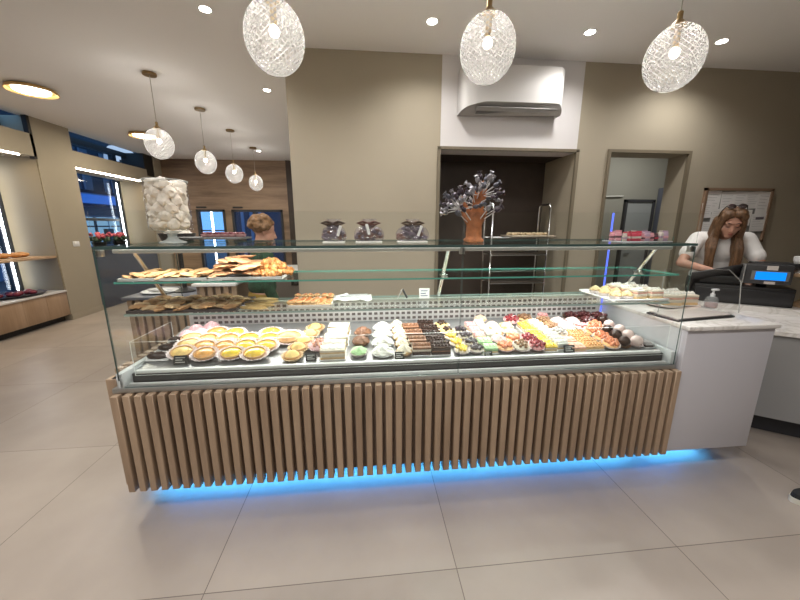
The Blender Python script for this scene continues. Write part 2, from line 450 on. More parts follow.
# ------------------------------------------------------------------ street outside
FAC = pm('evening_facade', (.17, .22, .33), .8, var=.2, vscale=1.5)
WINL = emit('lit_street_window', (.35, .62, .85), .38)
WINW = emit('lit_shop_window', (.8, .9, 1), 1.3)
b = thing('building', 'blue-lit shop building across the street behind the side windows', 'building', (-9.4, 9.5, 0))
obj('facade', MB().box(-.4, 0, -7, 9, 0, 5.2), FAC, b, False)
obj('upper_wall', MB().box(0, .03, -7, 9, 2.5, 8.5), pm('night_navy', (.004, .006, .014), .8), b, False)
obj('awning', MB().box(0, .5, -5, 7, 2.12, 2.40), pm('blue_awning', (.16, .36, .80), .7), b, False)
obj('sign_band', MB().box(0, .12, -5, 7, 1.76, 2.02), pm('dark_band', (.025, .03, .05), .5), b, False)
for k in range(9):
    y = -5.0 + k * 1.3
    f = obj('shop_window', MB().box(0, .05, y, y + 1.18, .75, 1.70), WINL, b, False)
    obj('window_bar', MB().box(.05, .09, y + .52, y + .60, .75, 1.70).box(.05, .09, y, y + 1.18, 1.36, 1.41).box(.05, .2, y + .9, y + 1.18, .75, 1.3), FRAME, f, False)
    f = obj('upper_window', MB().box(0, .05, y, y + .8, 2.6, 3.9), pm('dusk_window', (.012, .016, .035), .3), b, False)
    obj('window_bar', MB().box(.05, .09, y + .36, y + .44, 2.6, 3.9), pm('pale_bar', (.06, .08, .12), .6), f, False)
b2 = thing('building', 'dim blue building with pale vertical panels beyond the wide far window', 'building', (-4.1, 13.5, 0))
obj('facade', MB().box(-.98, 5, 0, .4, 0, 4.5), pm('dusk_facade', (.05, .075, .13), .8), b2, False)
for k in range(4):
    obj('vertical_panel', MB().box(-.9 + k * .32, -.80 + k * .32, -.05, 0, 0, 4.2), pm('pale_panel', (.22, .32, .48), .7), b2, False)
l = thing('street_lamp', 'white dome street lamp glowing outside the high side window', 'lamp', (-8.3, 13.05, 0))
obj('pole', MB().tube([(0, 0, 0), (0, 0, 3.85)], .03), BLACK, l)
obj('lamp_shade', MB().lathe([(.02, .46), (.27, .40), (.40, .25), (.43, 0)], 20, (0, 0, 3.6), cap0=False), emit('street_lamp_glow', (.5, .7, 1), .35), l)
struct('ground', MB().box(-16, -4.9, -4, 20, -.12, -.02).box(-4.9, 6, 8.6, 20, -.12, -.02), pm('asphalt', (.06, .065, .075), .8), 'street pavement outside')

# ------------------------------------------------------------------ display case
case = thing('display_case', 'long glass pastry display case clad in vertical oak slats', 'display case', (0, 0, 0))
XL, XR = -1.15, 1.65
GY = 1.55          # plane of the front glass
obj('plinth', MB().box(-1.12, 1.62, 1.78, 2.26, 0, .16), pm('charcoal_plinth', (.03, .03, .035), .6), case, False)
obj('cabinet_body', MB().box(-1.20, 1.655, 1.56, 2.32, .15, .632), pm('slat_backing', (.30, .23, .185), .6), case, False)
# vertical slats: front row, then the left flank
m = MB(); n = 57; pitch = (1.655 + 1.165) / (n - 1)
for k in range(n):
    x = -1.165 + k * pitch
    m.bbox(x - .0165, x + .0155, 1.515, 1.565, .128, .638, .003, 1)
obj('slat_front', m, SLATW, case)
m = MB()
for k in range(13):
    y = 1.67 + k * .0545
    m.bbox(-1.240, -1.20, y - .018, y + .018, .128, .72, .003, 1)
obj('slat_flank', m, SLATW, case)
obj('corner_post', MB().bbox(-1.228, -1.182, 1.57, 1.62, .128, .70, .003, 1), SLATW, case)
obj('flank_panel', MB().box(-1.205, -1.155, 1.575, 2.32, .60, .70), LACQ, case, False)
obj('front_rail', MB().bbox(-1.19, 1.66, 1.545, 1.60, .638, .664, .006), SATIN, case)
obj('front_channel', MB().box(-1.14, 1.645, 1.612, 1.65, .652, .706), pm('grey_steel_channel', (.10, .10, .10), .35, .7), case, False)
obj('channel_floor', MB().box(-1.15, 1.65, 1.595, 1.62, .645, .652), MATS['grey_steel_channel'], case, False)
obj('rail_edge', MB().bbox(-1.18, 1.655, 1.582, 1.600, .655, .668, .003), pm('bright_edge', (.62, .62, .61), .35, .3), case)
obj('end_cap', MB().bbox(-1.165, -1.135, 1.55, 2.2, .655, .735, .005), pm('milky_plastic', (.5, .53, .53), .35), case)
obj('end_cap', MB().bbox(1.635, 1.66, 1.56, 2.2, .655, .735, .005), MATS['milky_plastic'], case)
# sloping deck
deckz = lambda y: .71 + .15 * (y - 1.63)
m = MB()
m._new([(-1.135, 1.63, .70), (1.635, 1.63, .70), (1.635, 2.14, .70 + .0765), (-1.135, 2.14, .70 + .0765),
        (-1.135, 1.63, .71), (1.635, 1.63, .71), (1.635, 2.14, .7865), (-1.135, 2.14, .7865)],
       [(0, 3, 2, 1), (4, 5, 6, 7), (0, 1, 5, 4), (2, 3, 7, 6), (1, 2, 6, 5), (3, 0, 4, 7)])
obj('deck', m, pm('deck_steel', (.42, .43, .44), .3, .75), case, False)
obj('price_rail', MB().bbox(-1.12, 1.62, 1.609, 1.630, .706, .722, .003), pm('white_rail', (.78, .79, .78), .4), case)
# perforated back panel
PANEL = pm('back_panel_white', (.74, .71, .71), .4)
m = MB(); m.box(-1.12, 1.62, 2.15, 2.165, .70, .93); m.mi = 1
nx = 74
for k in range(nx):
    x = -1.10 + k * (2.70 / nx)
    for r in range(4):
        z = .79 + r * .033
        m.box(x + .008, x + .03, 2.146, 2.151, z + .004, z + .02)
obj('back_panel', m, [PANEL, pm('vent_slot', (.16, .13, .13), .6)], case, False)
# panes
def pane(x0, x1, y0, y1, z0, z1, thin, parent=case, name='glass_pane', gm=GLASS, em=EDGED):
    return obj(name, MB().box(x0, x1, y0, y1, z0, z1, thin=thin), [gm, em], parent, False)
pane(XL, .448, GY, GY + .006, .665, 1.30, 'Y', name='front_glass')
pane(.453, XR, GY, GY + .006, .665, 1.30, 'Y', name='front_glass')
pane(XL, .448, GY + .001, GY + .006, 1.316, 1.462, 'Y', name='upper_glass', em=glass('faint_edge', (.9, .93, .92), .6, .25, (.5, .5, .47)))
pane(.453, XR, GY + .001, GY + .006, 1.316, 1.462, 'Y', name='upper_glass', em=glass('faint_edge', (.9, .93, .92), .6, .25, (.5, .5, .47)))
pane(XL - .006, XL, GY, 2.17, .70, 1.30, 'X', name='side_glass')
pane(XR, XR + .006, GY, 2.17, .70, 1.30, 'X', name='side_glass', em=GLASS)
pane(XL - .006, XR + .006, GY - .002, 2.18, 1.302, 1.314, 'Z', name='top_glass', gm=SHELFG)
pane(-1.13, 1.63, 1.595, 1.93, 1.145, 1.153, 'Z', name='upper_shelf', gm=SHELFG, em=EDGE)
pane(-1.13, 1.63, 1.62, 1.935, .988, .998, 'Z', name='lower_shelf', gm=SHELFG, em=pm('grey_green_edge', (.30, .38, .35), .3))
obj('light_rail', MB().bbox(-1.10, 1.55, 1.575, 1.61, 1.283, 1.300, .004), pm('frosted_rail', (.55, .53, .5), .4, .3), case)
obj('light_rail', MB().bbox(-1.10, 1.55, 1.895, 1.93, .970, .987, .004), MATS['frosted_rail'], case)
# struts holding the shelves
for x in (-1.10, .42, 1.585):
    s = obj('strut', MB().tube([(x, 1.70, 1.30), (x, 1.925, 1.0)], .010, 10), CHROME, case)
    obj('strut_clamp', MB().bbox(x - .018, x + .018, 1.79, 1.835, 1.128, 1.142, .003), CHROME, s)
    obj('strut_clamp', MB().tube([(x, 1.81, 1.15), (x + .02, 1.79, 1.118)], .006, 8), CHROME, s)
for x in (-1.142, .45, 1.64):
    obj('glass_clamp', MB().bbox(x - .012, x + .012, GY + .006, GY + .03, 1.27, 1.30, .003), STEEL, case)
# low glass guard around the deck
pane(-1.115, 1.645, 1.603, 1.607, .70, .868, 'Y', name='low_guard', em=pm('pale_edge', (.75, .78, .76), .3))
pane(-1.118, -1.114, 1.606, 1.95, .70, .868, 'X', name='low_guard', em=MATS['pale_edge'])
# blue-glowing rear glass edge and the blue strip under the plinth
obj('glowing_glass_edge', MB().bbox(1.652, 1.661, 2.168, 2.178, .80, 1.485, .003), EDGEGLOW, case)  # emissive bar standing in for blue light caught in the glass edge
obj('underglow_strip', MB().box(-1.15, 1.62, 1.73, 1.75, .135, .15), LEDB, case, False)

# ------------------------------------------------------------------ service counter to the right of the case
sc = thing('service_counter', 'white service counter with marble top at right end of case', 'counter', (0, 0, 0))
obj('front_panel', MB().bbox(1.675, 2.195, 1.53, 1.565, .138, .862, .003), pm('lilac_grey_lacquer', (.50, .49, .525), .4), sc)
obj('side_panel', MB().bbox(2.170, 2.195, 1.567, 2.30, .138, .862, .003), LACQ, sc)
obj('counter_body', MB().box(1.675, 2.168, 1.567, 2.30, .15, .862), LACQ, sc, False)
obj('plinth', MB().box(1.68, 2.05, 1.80, 2.26, 0, .15), MATS['charcoal_plinth'], sc, False)
obj('marble_top', MB().bbox(1.665, 2.205, 1.515, 2.30, .862, .885, .004), MARBLE, sc)
obj('underglow_strip', MB().box(1.68, 2.02, 1.72, 1.74, .14, .15), LEDB, sc, False)
m = MB()
poly = [(1.70, .886), (2.235, .886), (2.205, 1.078), (2.11, 1.150), (1.70, 1.16)]
n = len(poly)
v = [(x, 1.752, z) for x, z in poly] + [(x, 1.758, z) for x, z in poly]
_, fs = m._new(v, [tuple(range(n)), tuple(range(n, 2 * n))[::-1]] + [(i, (i + 1) % n, n + (i + 1) % n, n + i) for i in range(n)])
for q in fs[2:]: q.material_index = 1
obj('guard_glass', m, [GLASS, pm('clear_edge', (.42, .43, .42), .2)], sc, False)

# scale platter on the marble
t = thing('serving_platter', 'flat serving platter with black rim on marble counter', 'platter', (1.93, 1.74, .885), R(8))
obj('base', MB().bbox(-.26, .16, -.10, .09, 0, .012, .005), BLACK, t)
obj('plate', MB().bbox(-.25, .15, -.088, .085, .012, .018, .004), pm('pale_stone', (.55, .5, .47), .3), t)
# soap bottle
t = thing('soap_dispenser', 'clear pump bottle of hand gel on marble counter', 'bottle', (2.205, 1.90, .885))
obj('bottle', MB().lathe([(.030, 0), (.034, .006), (.034, .05), (.028, .066), (.012, .074)], 18), glass('gel_bottle', (.8, .8, .82), 1.2, .18), t)
obj('gel', MB().lathe([(.026, .004), (.030, .008), (.030, .03)], 16), glass('pink_gel', (.9, .72, .70), .4, .25, (.8, .6, .58)), t)
obj('pump', MB().lathe([(.013, .072), (.013, .09), (.006, .092), (.006, .112)], 12).bbox(-.012, .034, -.008, .008, .110, .122, .003), pm('clear_white', (.7, .7, .72), .3), t)

# lower counter running off to the right at an angle
NX, TX = Vector((.6, .8, 0)), Vector((.8, -.6, 0))
def NT(n, s): p = NX * n + TX * s; return (p.x, p.y)
lc = thing('lower_counter', 'low angled grey counter with pale marble top beside register', 'counter', (0, 0, 0))
obj('counter_body', MB().prism([NT(3.02, .62), NT(3.02, 2.3), NT(3.95, 2.3), NT(3.95, .62)], .14, .715), pm('grey_lacquer', (.27, .27, .27), .5), lc, False)
obj('marble_top', MB().prism([NT(3.0, .6), NT(3.0, 2.32), NT(3.97, 2.32), NT(3.97, .6)], .715, .742), MARBLE, lc, False)
obj('back_ledge', MB().prism([NT(3.62, .6), NT(3.62, 2.32), NT(3.97, 2.32), NT(3.97, .6)], .742, .785), MARBLE, lc, False)
obj('plinth', MB().prism([NT(3.12, .66), NT(3.12, 2.26), NT(3.9, 2.26), NT(3.9, .66)], 0, .14), MATS['charcoal_plinth'], lc, False)

# cash register: drawer, customer display, tilted touch screen
ang = math.atan2(-.6, .8)
px, py = NT(3.66, .97)
reg = thing('cash_register', 'black cash register with blue customer display on low counter', 'register', (px, py, .785), ang)
obj('cash_drawer', MB().bbox(-.29, .30, .01, .25, 0, .145, .006), BLACK, reg)
obj('drawer_front', MB().bbox(-.28, .29, 0, .012, .012, .12, .004), pm('black_satin', (.02, .02, .022), .3), reg)
hs = obj('display_housing', MB().bbox(-.01, .255, -.02, .06, .175, .325, .010), pm('dark_grey_plastic', (.03, .03, .032), .35), reg)
obj('display_bezel', MB().bbox(.025, .235, -.026, -.018, .205, .278, .003), pm('grey_bezel', (.14, .14, .14), .4), hs)
obj('display_screen', MB().box(.048, .214, -.030, -.026, .210, .272), emit('blue_screen', (.004, .17, .64), .85), hs, False)
obj('sticker', MB().box(.105, .165, -.024, -.0195, .285, .318), pm('sticker', (.5, .46, .42), .7), hs, False)
obj('sticker', MB().box(.105, .165, -.024, -.0195, .178, .198), MATS['sticker'], hs, False)
obj('housing_edge', MB().bbox(-.018, -.012, -.024, .05, .175, .325, .002), SATIN, hs)
obj('display_stand', MB().tube([(.12, .08, .145), (.12, .05, .20)], .03, 12), BLACK, reg)
obj('pen_tray', MB().bbox(.05, .33, .06, .20, .29, .335, .012), BLACK, reg)
ts = obj('touch_screen', MB().bbox(-.30, .06, -.008, .008, -.12, .10, .006), pm('screen_back', (.018, .017, .018), .3), reg, loc=(-.03, .09, .235), rot=(R(38), R(-15), R(8)))
obj('screen_stand', MB().bbox(-.26, .0, .05, .16, .145, .215, .01), BLACK, reg)

# wooden cake stand and a white box on it
px, py = NT(3.80, 1.40)
t = thing('cake_stand', 'wooden pedestal cake stand at right edge of low counter', 'cake stand', (px, py, .785))
obj('top_disc', MB().lathe([(.17, .235), (.175, .24), (.175, .256), (.17, .262)], 32), WOODL, t)
obj('pedestal', MB().lathe([(.10, 0), (.10, .012), (.06, .05), (.045, .11), (.06, .19), (.11, .235)], 28), WOODL, t)
t = thing('cake_box', 'plain white round cake box on wooden cake stand', 'box', (px, py, 1.047))
obj('box_body', MB().lathe([(.135, 0), (.135, .10)], 32), PWHITE, t)
obj('lid', MB().lathe([(.14, .085), (.14, .118), (.136, .121)], 32), PWHITE, t)

# ------------------------------------------------------------------ shoe at the right edge
t = thing('shoe', 'black slip-on shoe with white sole at right edge of floor', 'shoe', (2.30, 1.245, 0), R(-12))
def shoe_outline(k=1.0):
    pts = []
    for i in range(28):
        a = 2 * PI * i / 28
        x = -.138 * math.cos(a); w = .046 if math.cos(a) < 0 else .05
        w *= 1 - .18 * math.exp(-((x - .03) / .05) ** 2)
        y = w * math.sin(a) * (1 if abs(math.sin(a)) > .3 else 1)
        pts.append((x * k, y * k))
    return pts
obj('sole', MB().prism(shoe_outline(), 0, .028), pm('white_rubber', (.62, .6, .52), .6), t)
m = MB()
rows = []
for z, k, dx in ((.028, .97, 0), (.05, .95, .004), (.07, .80, .03), (.085, .62, .055)):
    rows.append([m.bm.verts.new((x * k + dx, y * k, z)) for x, y in shoe_outline()])
for i in range(3):
    for k in range(28): m.bm.faces.new((rows[i][k], rows[i][(k + 1) % 28], rows[i + 1][(k + 1) % 28], rows[i + 1][k]))
m.bm.faces.new(rows[-1])
obj('upper', m, pm('black_canvas', (.012, .012, .012), .8), t)

# ------------------------------------------------------------------ air conditioner
ac = thing('air_conditioner', 'white wall-mounted air conditioner above the dark alcove', 'air conditioner', (1.29, 3.235, 2.365))
def acfoot(e):
    pts = [(-.46, 0)]
    for k in range(9):
        a = k / 8 * PI / 2; pts.append((-.46 + .07 * (1 - math.cos(a)), -.10 - .07 * math.sin(a)))
    for k in range(1, 12): pts.append((-.39 + .78 * k / 12, -.17))
    for k in range(9):
        a = k / 8 * PI / 2; pts.append((.39 + .07 * math.sin(a), -.10 - .07 * math.cos(a)))
    pts.append((.46, 0))
    return [(x * e, y * e) for x, y in pts]
m = MB(); rows = []
low = lambda x, y: (.075 * min(1, max(0, (x + .46) / .22)) ** .6 * min(1, max(0, (.46 - x) / .05)) ** .5) * (-y / .17)
for lev in range(4):
    e = (1, 1, 1, .97)[lev]
    rows.append([m.bm.verts.new((x, y, (low(x, y), .12, .345, .36)[lev])) for x, y in acfoot(e)])
for i in range(3):
    for k in range(len(rows[0]) - 1): m.bm.faces.new((rows[i][k], rows[i][k + 1], rows[i + 1][k + 1], rows[i + 1][k]))
m.bm.faces.new(rows[-1])
m.mi = 1
for k in range(1, len(rows[0]) - 2):
    q = m.bm.faces.new((rows[0][0], rows[0][k + 1], rows[0][k])); q.material_index = 1
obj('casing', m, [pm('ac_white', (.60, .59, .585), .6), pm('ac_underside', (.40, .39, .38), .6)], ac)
obj('air_outlet', MB().box(-.30, .38, -.130, -.04, -.004, .02, M=Matrix.Rotation(R(-18), 4, 'X') @ Matrix.Translation((0, 0, .004))), pm('ac_grey', (.13, .13, .13), .5), ac, False)
obj('louver', MB().box(-.32, .40, -.155, -.10, .0, .004, M=Matrix.Rotation(R(-18), 4, 'X') @ Matrix.Translation((0, 0, -.012))), pm('ac_louver', (.35, .35, .35), .4), ac, False)
# wall fittings
t = thing('light_switch', 'small white light switch on the beige pier', 'switch', (-4.5, 5.74, 1.128))
obj('plate', MB().bbox(0, .008, -.06, .06, -.04, .04, .003), PWHITE, t)
obj('rocker', MB().bbox(.008, .012, -.04, 0, -.025, .025, .002), PWHITE, t)
t = thing('socket_outlet', 'small dark socket on the front of the grey-brown counter', 'socket', (-.85, 4.05, .74))
obj('plate', MB().bbox(-.055, .055, -.01, 0, -.035, .035, .003), BLACK, t)
obj('socket_face', MB().lathe([(.02, 0), (.02, .004)], 14, M=Matrix.Translation((0, -.01, 0)) @ Matrix.Rotation(R(90), 4, 'X')), pm('socket_grey', (.06, .06, .06), .4), t)

# ------------------------------------------------------------------ notice board with sheets of paper
nb = thing('notice_board', 'wooden framed notice board on wall behind the woman', 'notice board', (3.80, 3.24, 1.505))
FR = woodmat('board_frame', (.22, .14, .09), (.30, .20, .13), 'X', 6)
obj('frame', MB().box(-.385, -.36, -.03, 0, -.27, .27).box(.36, .385, -.03, 0, -.27, .27).box(-.385, .385, -.03, 0, .245, .27).box(-.385, .385, -.03, 0, -.27, -.245), FR, nb, False)
obj('board', MB().box(-.365, .365, -.012, 0, -.25, .25), pm('grey_board', (.24, .235, .22), .8), nb, False)
sheets = [(-.28, .14, .17, .21, 2, 'top left corner'), (-.11, .13, .15, .21, -2, 'top row left of middle'), (.03, .14, .14, .20, 1, 'top row middle'), (.17, .155, .15, .17, -3, 'top row right of middle'), (.30, .12, .14, .24, 3, 'top right corner'),
          (-.33, .05, .11, .15, -4, 'middle row overhanging the left frame'), (-.20, -.01, .14, .15, 3, 'middle row above her shoulder'), (.13, -.02, .12, .16, 2, 'middle row beside her hair'), (.28, -.07, .17, .18, -2, 'middle row with a dark mark'),
          (-.29, -.14, .13, .15, 1, 'bottom left corner')]
for i, (x, z, w_, h_, r_, wh) in enumerate(sheets):
    m = MB(); m.box(-w_ / 2, w_ / 2, -.0015, 0, -h_ / 2, h_ / 2); m.mi = 1
    for k in range(5): m.box(-w_ * .38, w_ * (.36 - .1 * (k % 3)), -.0019, -.0015, h_ * (.30 - .13 * k), h_ * (.32 - .13 * k))
    if i == 8: m.mi = 2; m.box(-w_ * .2, w_ * .35, -.0022, -.0015, .03, .055)
    o = obj('paper_sheet', m, [PAPER, pm('print_grey', (.5, .5, .5), .8), pm('print_dark', (.15, .13, .15), .8)], None, False)
    o.location = (3.80 + x, 3.2275 - .0012 * i, 1.505 + z); o.rotation_euler = (0, R(r_), 0)
    tag(o, f'white printed sheet pinned on the notice board, {wh}', 'paper', 'papers on the notice board')

# ------------------------------------------------------------------ pendants
def pendant_meshes():
    prof = []
    a, c = .128, .146
    for k in range(1, 33):
        t_ = PI * k / 33
        prof.append((a * math.sin(t_), -c * math.cos(t_)))
    prof = [p for p in prof if p[1] < .139]
    sh = MB().lathe(prof, 56, cap0=True, cap1=False).mesh('shade', PEND, True, 80)
    cp = MB().lathe([(.0, .140), (.034, .140), (.034, .146), (.012, .17), (.012, .20), (.006, .205)], 20, cap0=False).lathe([(.012, .05), (.014, .06), (.014, .12), (.02, .145)], 14).mesh('cap', BRASS)
    cd = MB().tube([(0, 0, .20), (0, 0, .62)], .0028, 6).mesh('cord', pm('pale_cord', (.5, .47, .42), .5))
    cn = MB().lathe([(.058, .617), (.06, .62), (.06, .637), (.058, .64)], 28).mesh('canopy', BRASS)
    bl = MB().ball((0, 0, .025), (.022, .022, .025), 2).mesh('bulb', emit('bulb_glow', (1, .92, .78), 8))
    return [('lamp_shade', sh), ('shade_cap', cp), ('cord', cd), ('canopy', cn), ('bulb', bl)]
PM = pendant_meshes()
spots = [(-.385, 1.74, 'leftmost of the three large globes over the case'), (.583, 1.74, 'middle of the three large globes over the case'), (1.535, 1.74, 'rightmost of the three large globes over the case'),
         (-2.065, 3.867, 'nearest of the row of four in the left aisle'), (-2.065, 4.878, 'second nearest of the row of four in the left aisle'), (-2.067, 5.854, 'third of the row of four in the left aisle'), (-2.105, 7.047, 'farthest of the row of four in the left aisle')]
for i, (x, y, wh) in enumerate(spots):
    t = thing('pendant_lamp', f'diamond-cut glass pendant lamp, {wh}', 'pendant lamp', (x, y, 2.21), R(17 * i), 'globe pendant lamps')
    for nm, me in PM: inst(nm, me, t)
    light('pendant_light', 'POINT', (x, y, 2.24), 8, (1, .95, .88), size=.03)

# ------------------------------------------------------------------ recessed spots and round ceiling lamps
RIM = MB().lathe([(.045, -.004), (.045, .0), (.036, .0), (.036, -.004)], 24, cap0=False, cap1=False).mesh('rim', pm('spot_rim', (.7, .7, .68), .5))
LENS = MB().lathe([(.036, -.003), (.036, -.001)], 20).mesh('lens', emit('spot_glow', (1, .93, .82), 20))
ds = [(-1.067, 2.785, 'at the top left of the ceiling beside the left globe'), (.506, 2.77, 'between the left and middle globes'), (1.737, 2.79, 'between the middle and right globes'), (2.876, 2.81, 'right of the rightmost globe'),
      (-1.05, 4.19, 'left of the beige wall corner'), (-2.09, 7.35, 'far back beside the farthest globe')]
for x, y, wh in ds:
    t = thing('ceiling_spotlight', f'small round recessed ceiling spotlight {wh}', 'spotlight', (x, y, H), 0, 'recessed ceiling spotlights')
    inst('rim', RIM, t); inst('lens', LENS, t)
    light('spot_light', 'SPOT', (x, y, H - .02), 20 if x > 2.5 else 15, (1, .97, .93), size=.06, spot=150, blend=.8)
for x, y, e in ((-.9, .3, 52), (.7, .3, 52), (2.2, .3, 34), (-2.6, .6, 62), (-.9, -1.8, 70), (1.2, -1.8, 62), (-3.3, -1.5, 62), (-1.4, 2.2, 36), (.2, 2.2, 36), (1.7, 2.2, 20)):  # unseen fill spots added out of frame, with no fittings
    light('spot_light', 'SPOT', (x, y, H - .02), e, (1, .975, .95), size=.15, spot=160, blend=.9)
for x, y, wh in ((-3.55, 4.37, 'nearer of the two, at left edge'), (-3.54, 6.23, 'farther of the two, beside the nearest globe')):
    t = thing('ceiling_lamp', f'shallow round gold-lined ceiling lamp, {wh}', 'ceiling lamp', (x, y, H), 0, 'round ceiling lamps')
    obj('lamp_dish', MB().lathe([(.10, 0), (.20, -.012), (.215, -.045), (.205, -.045), (.19, -.018), (.10, -.006)], 36, cap0=False, cap1=False), pm('gold_lining', (.75, .5, .22), .4, .4), t)
    obj('diffuser', MB().lathe([(.150, -.006), (.150, -.035), (.14, -.042)], 30), emit('diffuser_glow', (1, .9, .72), 7), t)
    light('lamp_light', 'AREA', (x, y, H - .06), 8, (1, .88, .7), size=.28)

# strip lights in the niches (real lamps)
def strip(label, a, b, r=.012, mat=LEDW):
    o = obj('strip_light', MB().tube([a, b], r, 8), mat); return tag(o, label, 'strip light', 'led strip lights')
strip('warm horizontal light strip under the soffit at left edge', (-4.53, 3.4, 2.322), (-4.53, 5.18, 2.322))
strip('long warm light strip under the farther window soffit', (-4.53, 6.05, 2.288), (-4.53, 7.60, 2.288))
strip('vertical white light strip on the jamb of left niche', (-5.02, 5.27, .5), (-5.02, 5.27, 2.2), .012, LEDC)
strip('vertical white light strip on the farther side window', (-5.0, 7.62, .5), (-5.0, 7.62, 2.24), .012, LEDC)
strip('vertical white light strip in the narrow far window', (-3.56, 8.375, .16), (-3.56, 8.375, 1.72), .016, LEDC)
light('strip_glow', 'AREA', (-4.6, 4.3, 2.30), 4, (1, .85, .62), size=.06, size_y=1.7)
light('strip_glow', 'AREA', (-4.6, 6.85, 2.27), 4, (1, .85, .62), size=.06, size_y=1.5)
# lamps of the case: shelf LEDs and the blue underglow
light('case_led', 'AREA', (.25, 1.60, 1.28), 5, (1, .97, .93), rot=(R(28), 0, 0), size=2.6, size_y=.03)
light('case_led', 'AREA', (.25, 1.90, .968), 4, (1, .97, .93), rot=(R(-20), 0, 0), size=2.6, size_y=.03)
for x, wd, e in ((.23, 2.75, 3.2), (1.86, .38, .5)):
    q = light('blue_underglow', 'AREA', (x, 1.69, .13), e * .75, (.08, .46, 1), size=wd, size_y=.04); q.data.spread = R(92)
light('back_room_light', 'AREA', (4.0, 4.4, 2.7), 7, (1, .98, .93), size=.6)

# ------------------------------------------------------------------ left niche cabinet, shelf and food
cb = thing('low_cabinet', 'low oak cabinet with pale stone top in left niche', 'cabinet', (0, 0, 0))
obj('cabinet_body', MB().box(-5.0, -4.52, 3.4, 5.395, .08, .44), DBROWN, cb, False)
obj('plinth', MB().box(-5.0, -4.58, 3.4, 5.38, 0, .08), DARK, cb, False)
for k in range(6):
    y = 3.41 + k * .3305
    obj('door', MB().bbox(-4.52, -4.50, y, y + .327, .09, .437, .002), CABW, cb)
obj('stone_top', MB().bbox(-5.0, -4.485, 3.4, 5.395, .44, .465, .003), pm('pale_stone_top', (.62, .6, .58), .35), cb)
obj('wall_shelf', MB().bbox(-4.98, -4.52, 3.4, 5.395, .945, .972, .003), WOODL); tag(bpy.data.objects['wall_shelf'], 'thin wooden shelf across the left window niche', 'shelf')
t = thing('bread_tray', 'shallow tray with browned loaves on the niche shelf', 'tray', (-4.72, 4.85, .972))
obj('tray', MB().bbox(-.16, .16, -.34, .34, 0, .012, .004), WOODL, t)
CRUST = pm('bread_crust', (.48, .22, .07), .6, var=.3, vscale=20, bump=.3)
for k in range(5):
    o = obj('loaf', MB().ball((0, 0, .035), (.10, .055, .035), 2, .15, 2, k), CRUST); o.location = (-4.72 + .02 * (k % 2), 4.60 + k * .125, .984)
    tag(o, 'browned bread loaf on the tray in the left niche', 'bread', 'loaves on the niche shelf')
t = thing('display_plate', 'dark oval plate on the stone top of low cabinet', 'plate', (-4.74, 4.95, .465))
obj('dish', MB().lathe([(.10, 0), (.16, .01), (.24, .03), (.235, .034), (.15, .016)], 28, sy=1.4), pm('dark_plate', (.08, .07, .09), .3), t)
for k in range(9):
    a = k * 2.4; r_ = .03 + .016 * k
    o = obj('berry_tartlet', MB().ball((0, 0, .02), (.045, .045, .03), 2, .2, 3, k), pm('berry_red', (.22, .03, .05), .4, var=.4, vscale=30)); o.location = (-4.74 + r_ * math.cos(a) * .8, 4.95 + r_ * math.sin(a) * 1.5, .487)
    tag(o, 'dark red berry tartlet on the dark plate in left niche', 'tartlet', 'berry tartlets on the dark plate')

# farther niche: counter, flowers, wire basket
t = thing('niche_counter', 'dark low counter under the farther side window', 'counter', (0, 0, 0))
obj('counter_body', MB().box(-5.0, -4.54, 6.03, 7.81, 0, .98), pm('slate_blue', (.05, .06, .09), .5), t, False)
obj('counter_top', MB().bbox(-5.02, -4.51, 6.03, 7.81, .98, 1.01, .003), BLACK, t)
PETAL = pm('red_petals', (.55, .10, .13), .6, var=.4, vscale=25); LEAF = pm('dark_leaf', (.02, .05, .02), .6)
for j, y in enumerate((6.55, 7.05)):
    t = thing('flower_pot', f'pot of red flowers before the side window, {"nearer to the pier" if j == 0 else "nearer to the light strip"}', 'flowers', (-4.75, y, 1.01), 0, 'red flower pots')
    obj('pot', MB().lathe([(.08, 0), (.11, .10), (.115, .11)], 16), BLACK, t)
    m = MB()
    for k in range(26):
        a = random.uniform(0, 2 * PI); r_ = random.uniform(0, .16)
        m.ball((r_ * math.cos(a), r_ * math.sin(a) * 1.3, .13 + .05 * random.random()), .035, 1, .3, 2, k)
    obj('foliage', m, LEAF, t)
    m = MB()
    for k in range(22):
        a = random.uniform(0, 2 * PI); r_ = random.uniform(0, .17)
        m.ball((r_ * math.cos(a), r_ * math.sin(a) * 1.3, .19 + .07 * random.random()), .032, 1, .3, 2, k)
    obj('blossom', m, PETAL, t)

# ------------------------------------------------------------------ back counters behind the case
t = thing('slatted_counter', 'slatted wooden side counter with white top behind left end of case', 'counter', (0, 0, 0))
obj('counter_body', MB().box(-2.08, -1.52, 3.10, 3.60, 0, .77).box(-1.52, -1.20, 3.10, 3.60, 0, .88), pm('slat_backing', (.30, .23, .185), .6), t, False)
m = MB()
for k in range(14): m.bbox(-2.09 + k * .068, -2.05 + k * .068, 3.06, 3.10, .06, .88 if k > 8 else .77, .003, 1)
obj('slat_front', m, SLATW, t)
obj('counter_top', MB().bbox(-1.53, -1.16, 3.04, 3.62, .88, .905, .003), pm('white_top', (.72, .71, .69), .4), t)
obj('lower_top', MB().bbox(-2.12, -1.53, 3.04, 3.62, .77, .795, .003), pm('slate_top', (.10, .11, .14), .4), t)
t = thing('serving_counter', 'plain grey-brown counter right of the slatted side counter', 'counter', (0, 0, 0))
obj('counter_body', MB().box(-1.60, -.70, 4.05, 4.6, 0, .86), pm('grey_brown_laminate', (.20, .175, .15), .6), t, False)
obj('counter_top', MB().bbox(-1.64, -.68, 4.02, 4.62, .86, .89, .003), MATS['white_top'], t)
t = thing('pedestal_bowl', 'dark pedestal bowl left of the tall meringue jar', 'bowl', (-1.72, 2.72, 0))
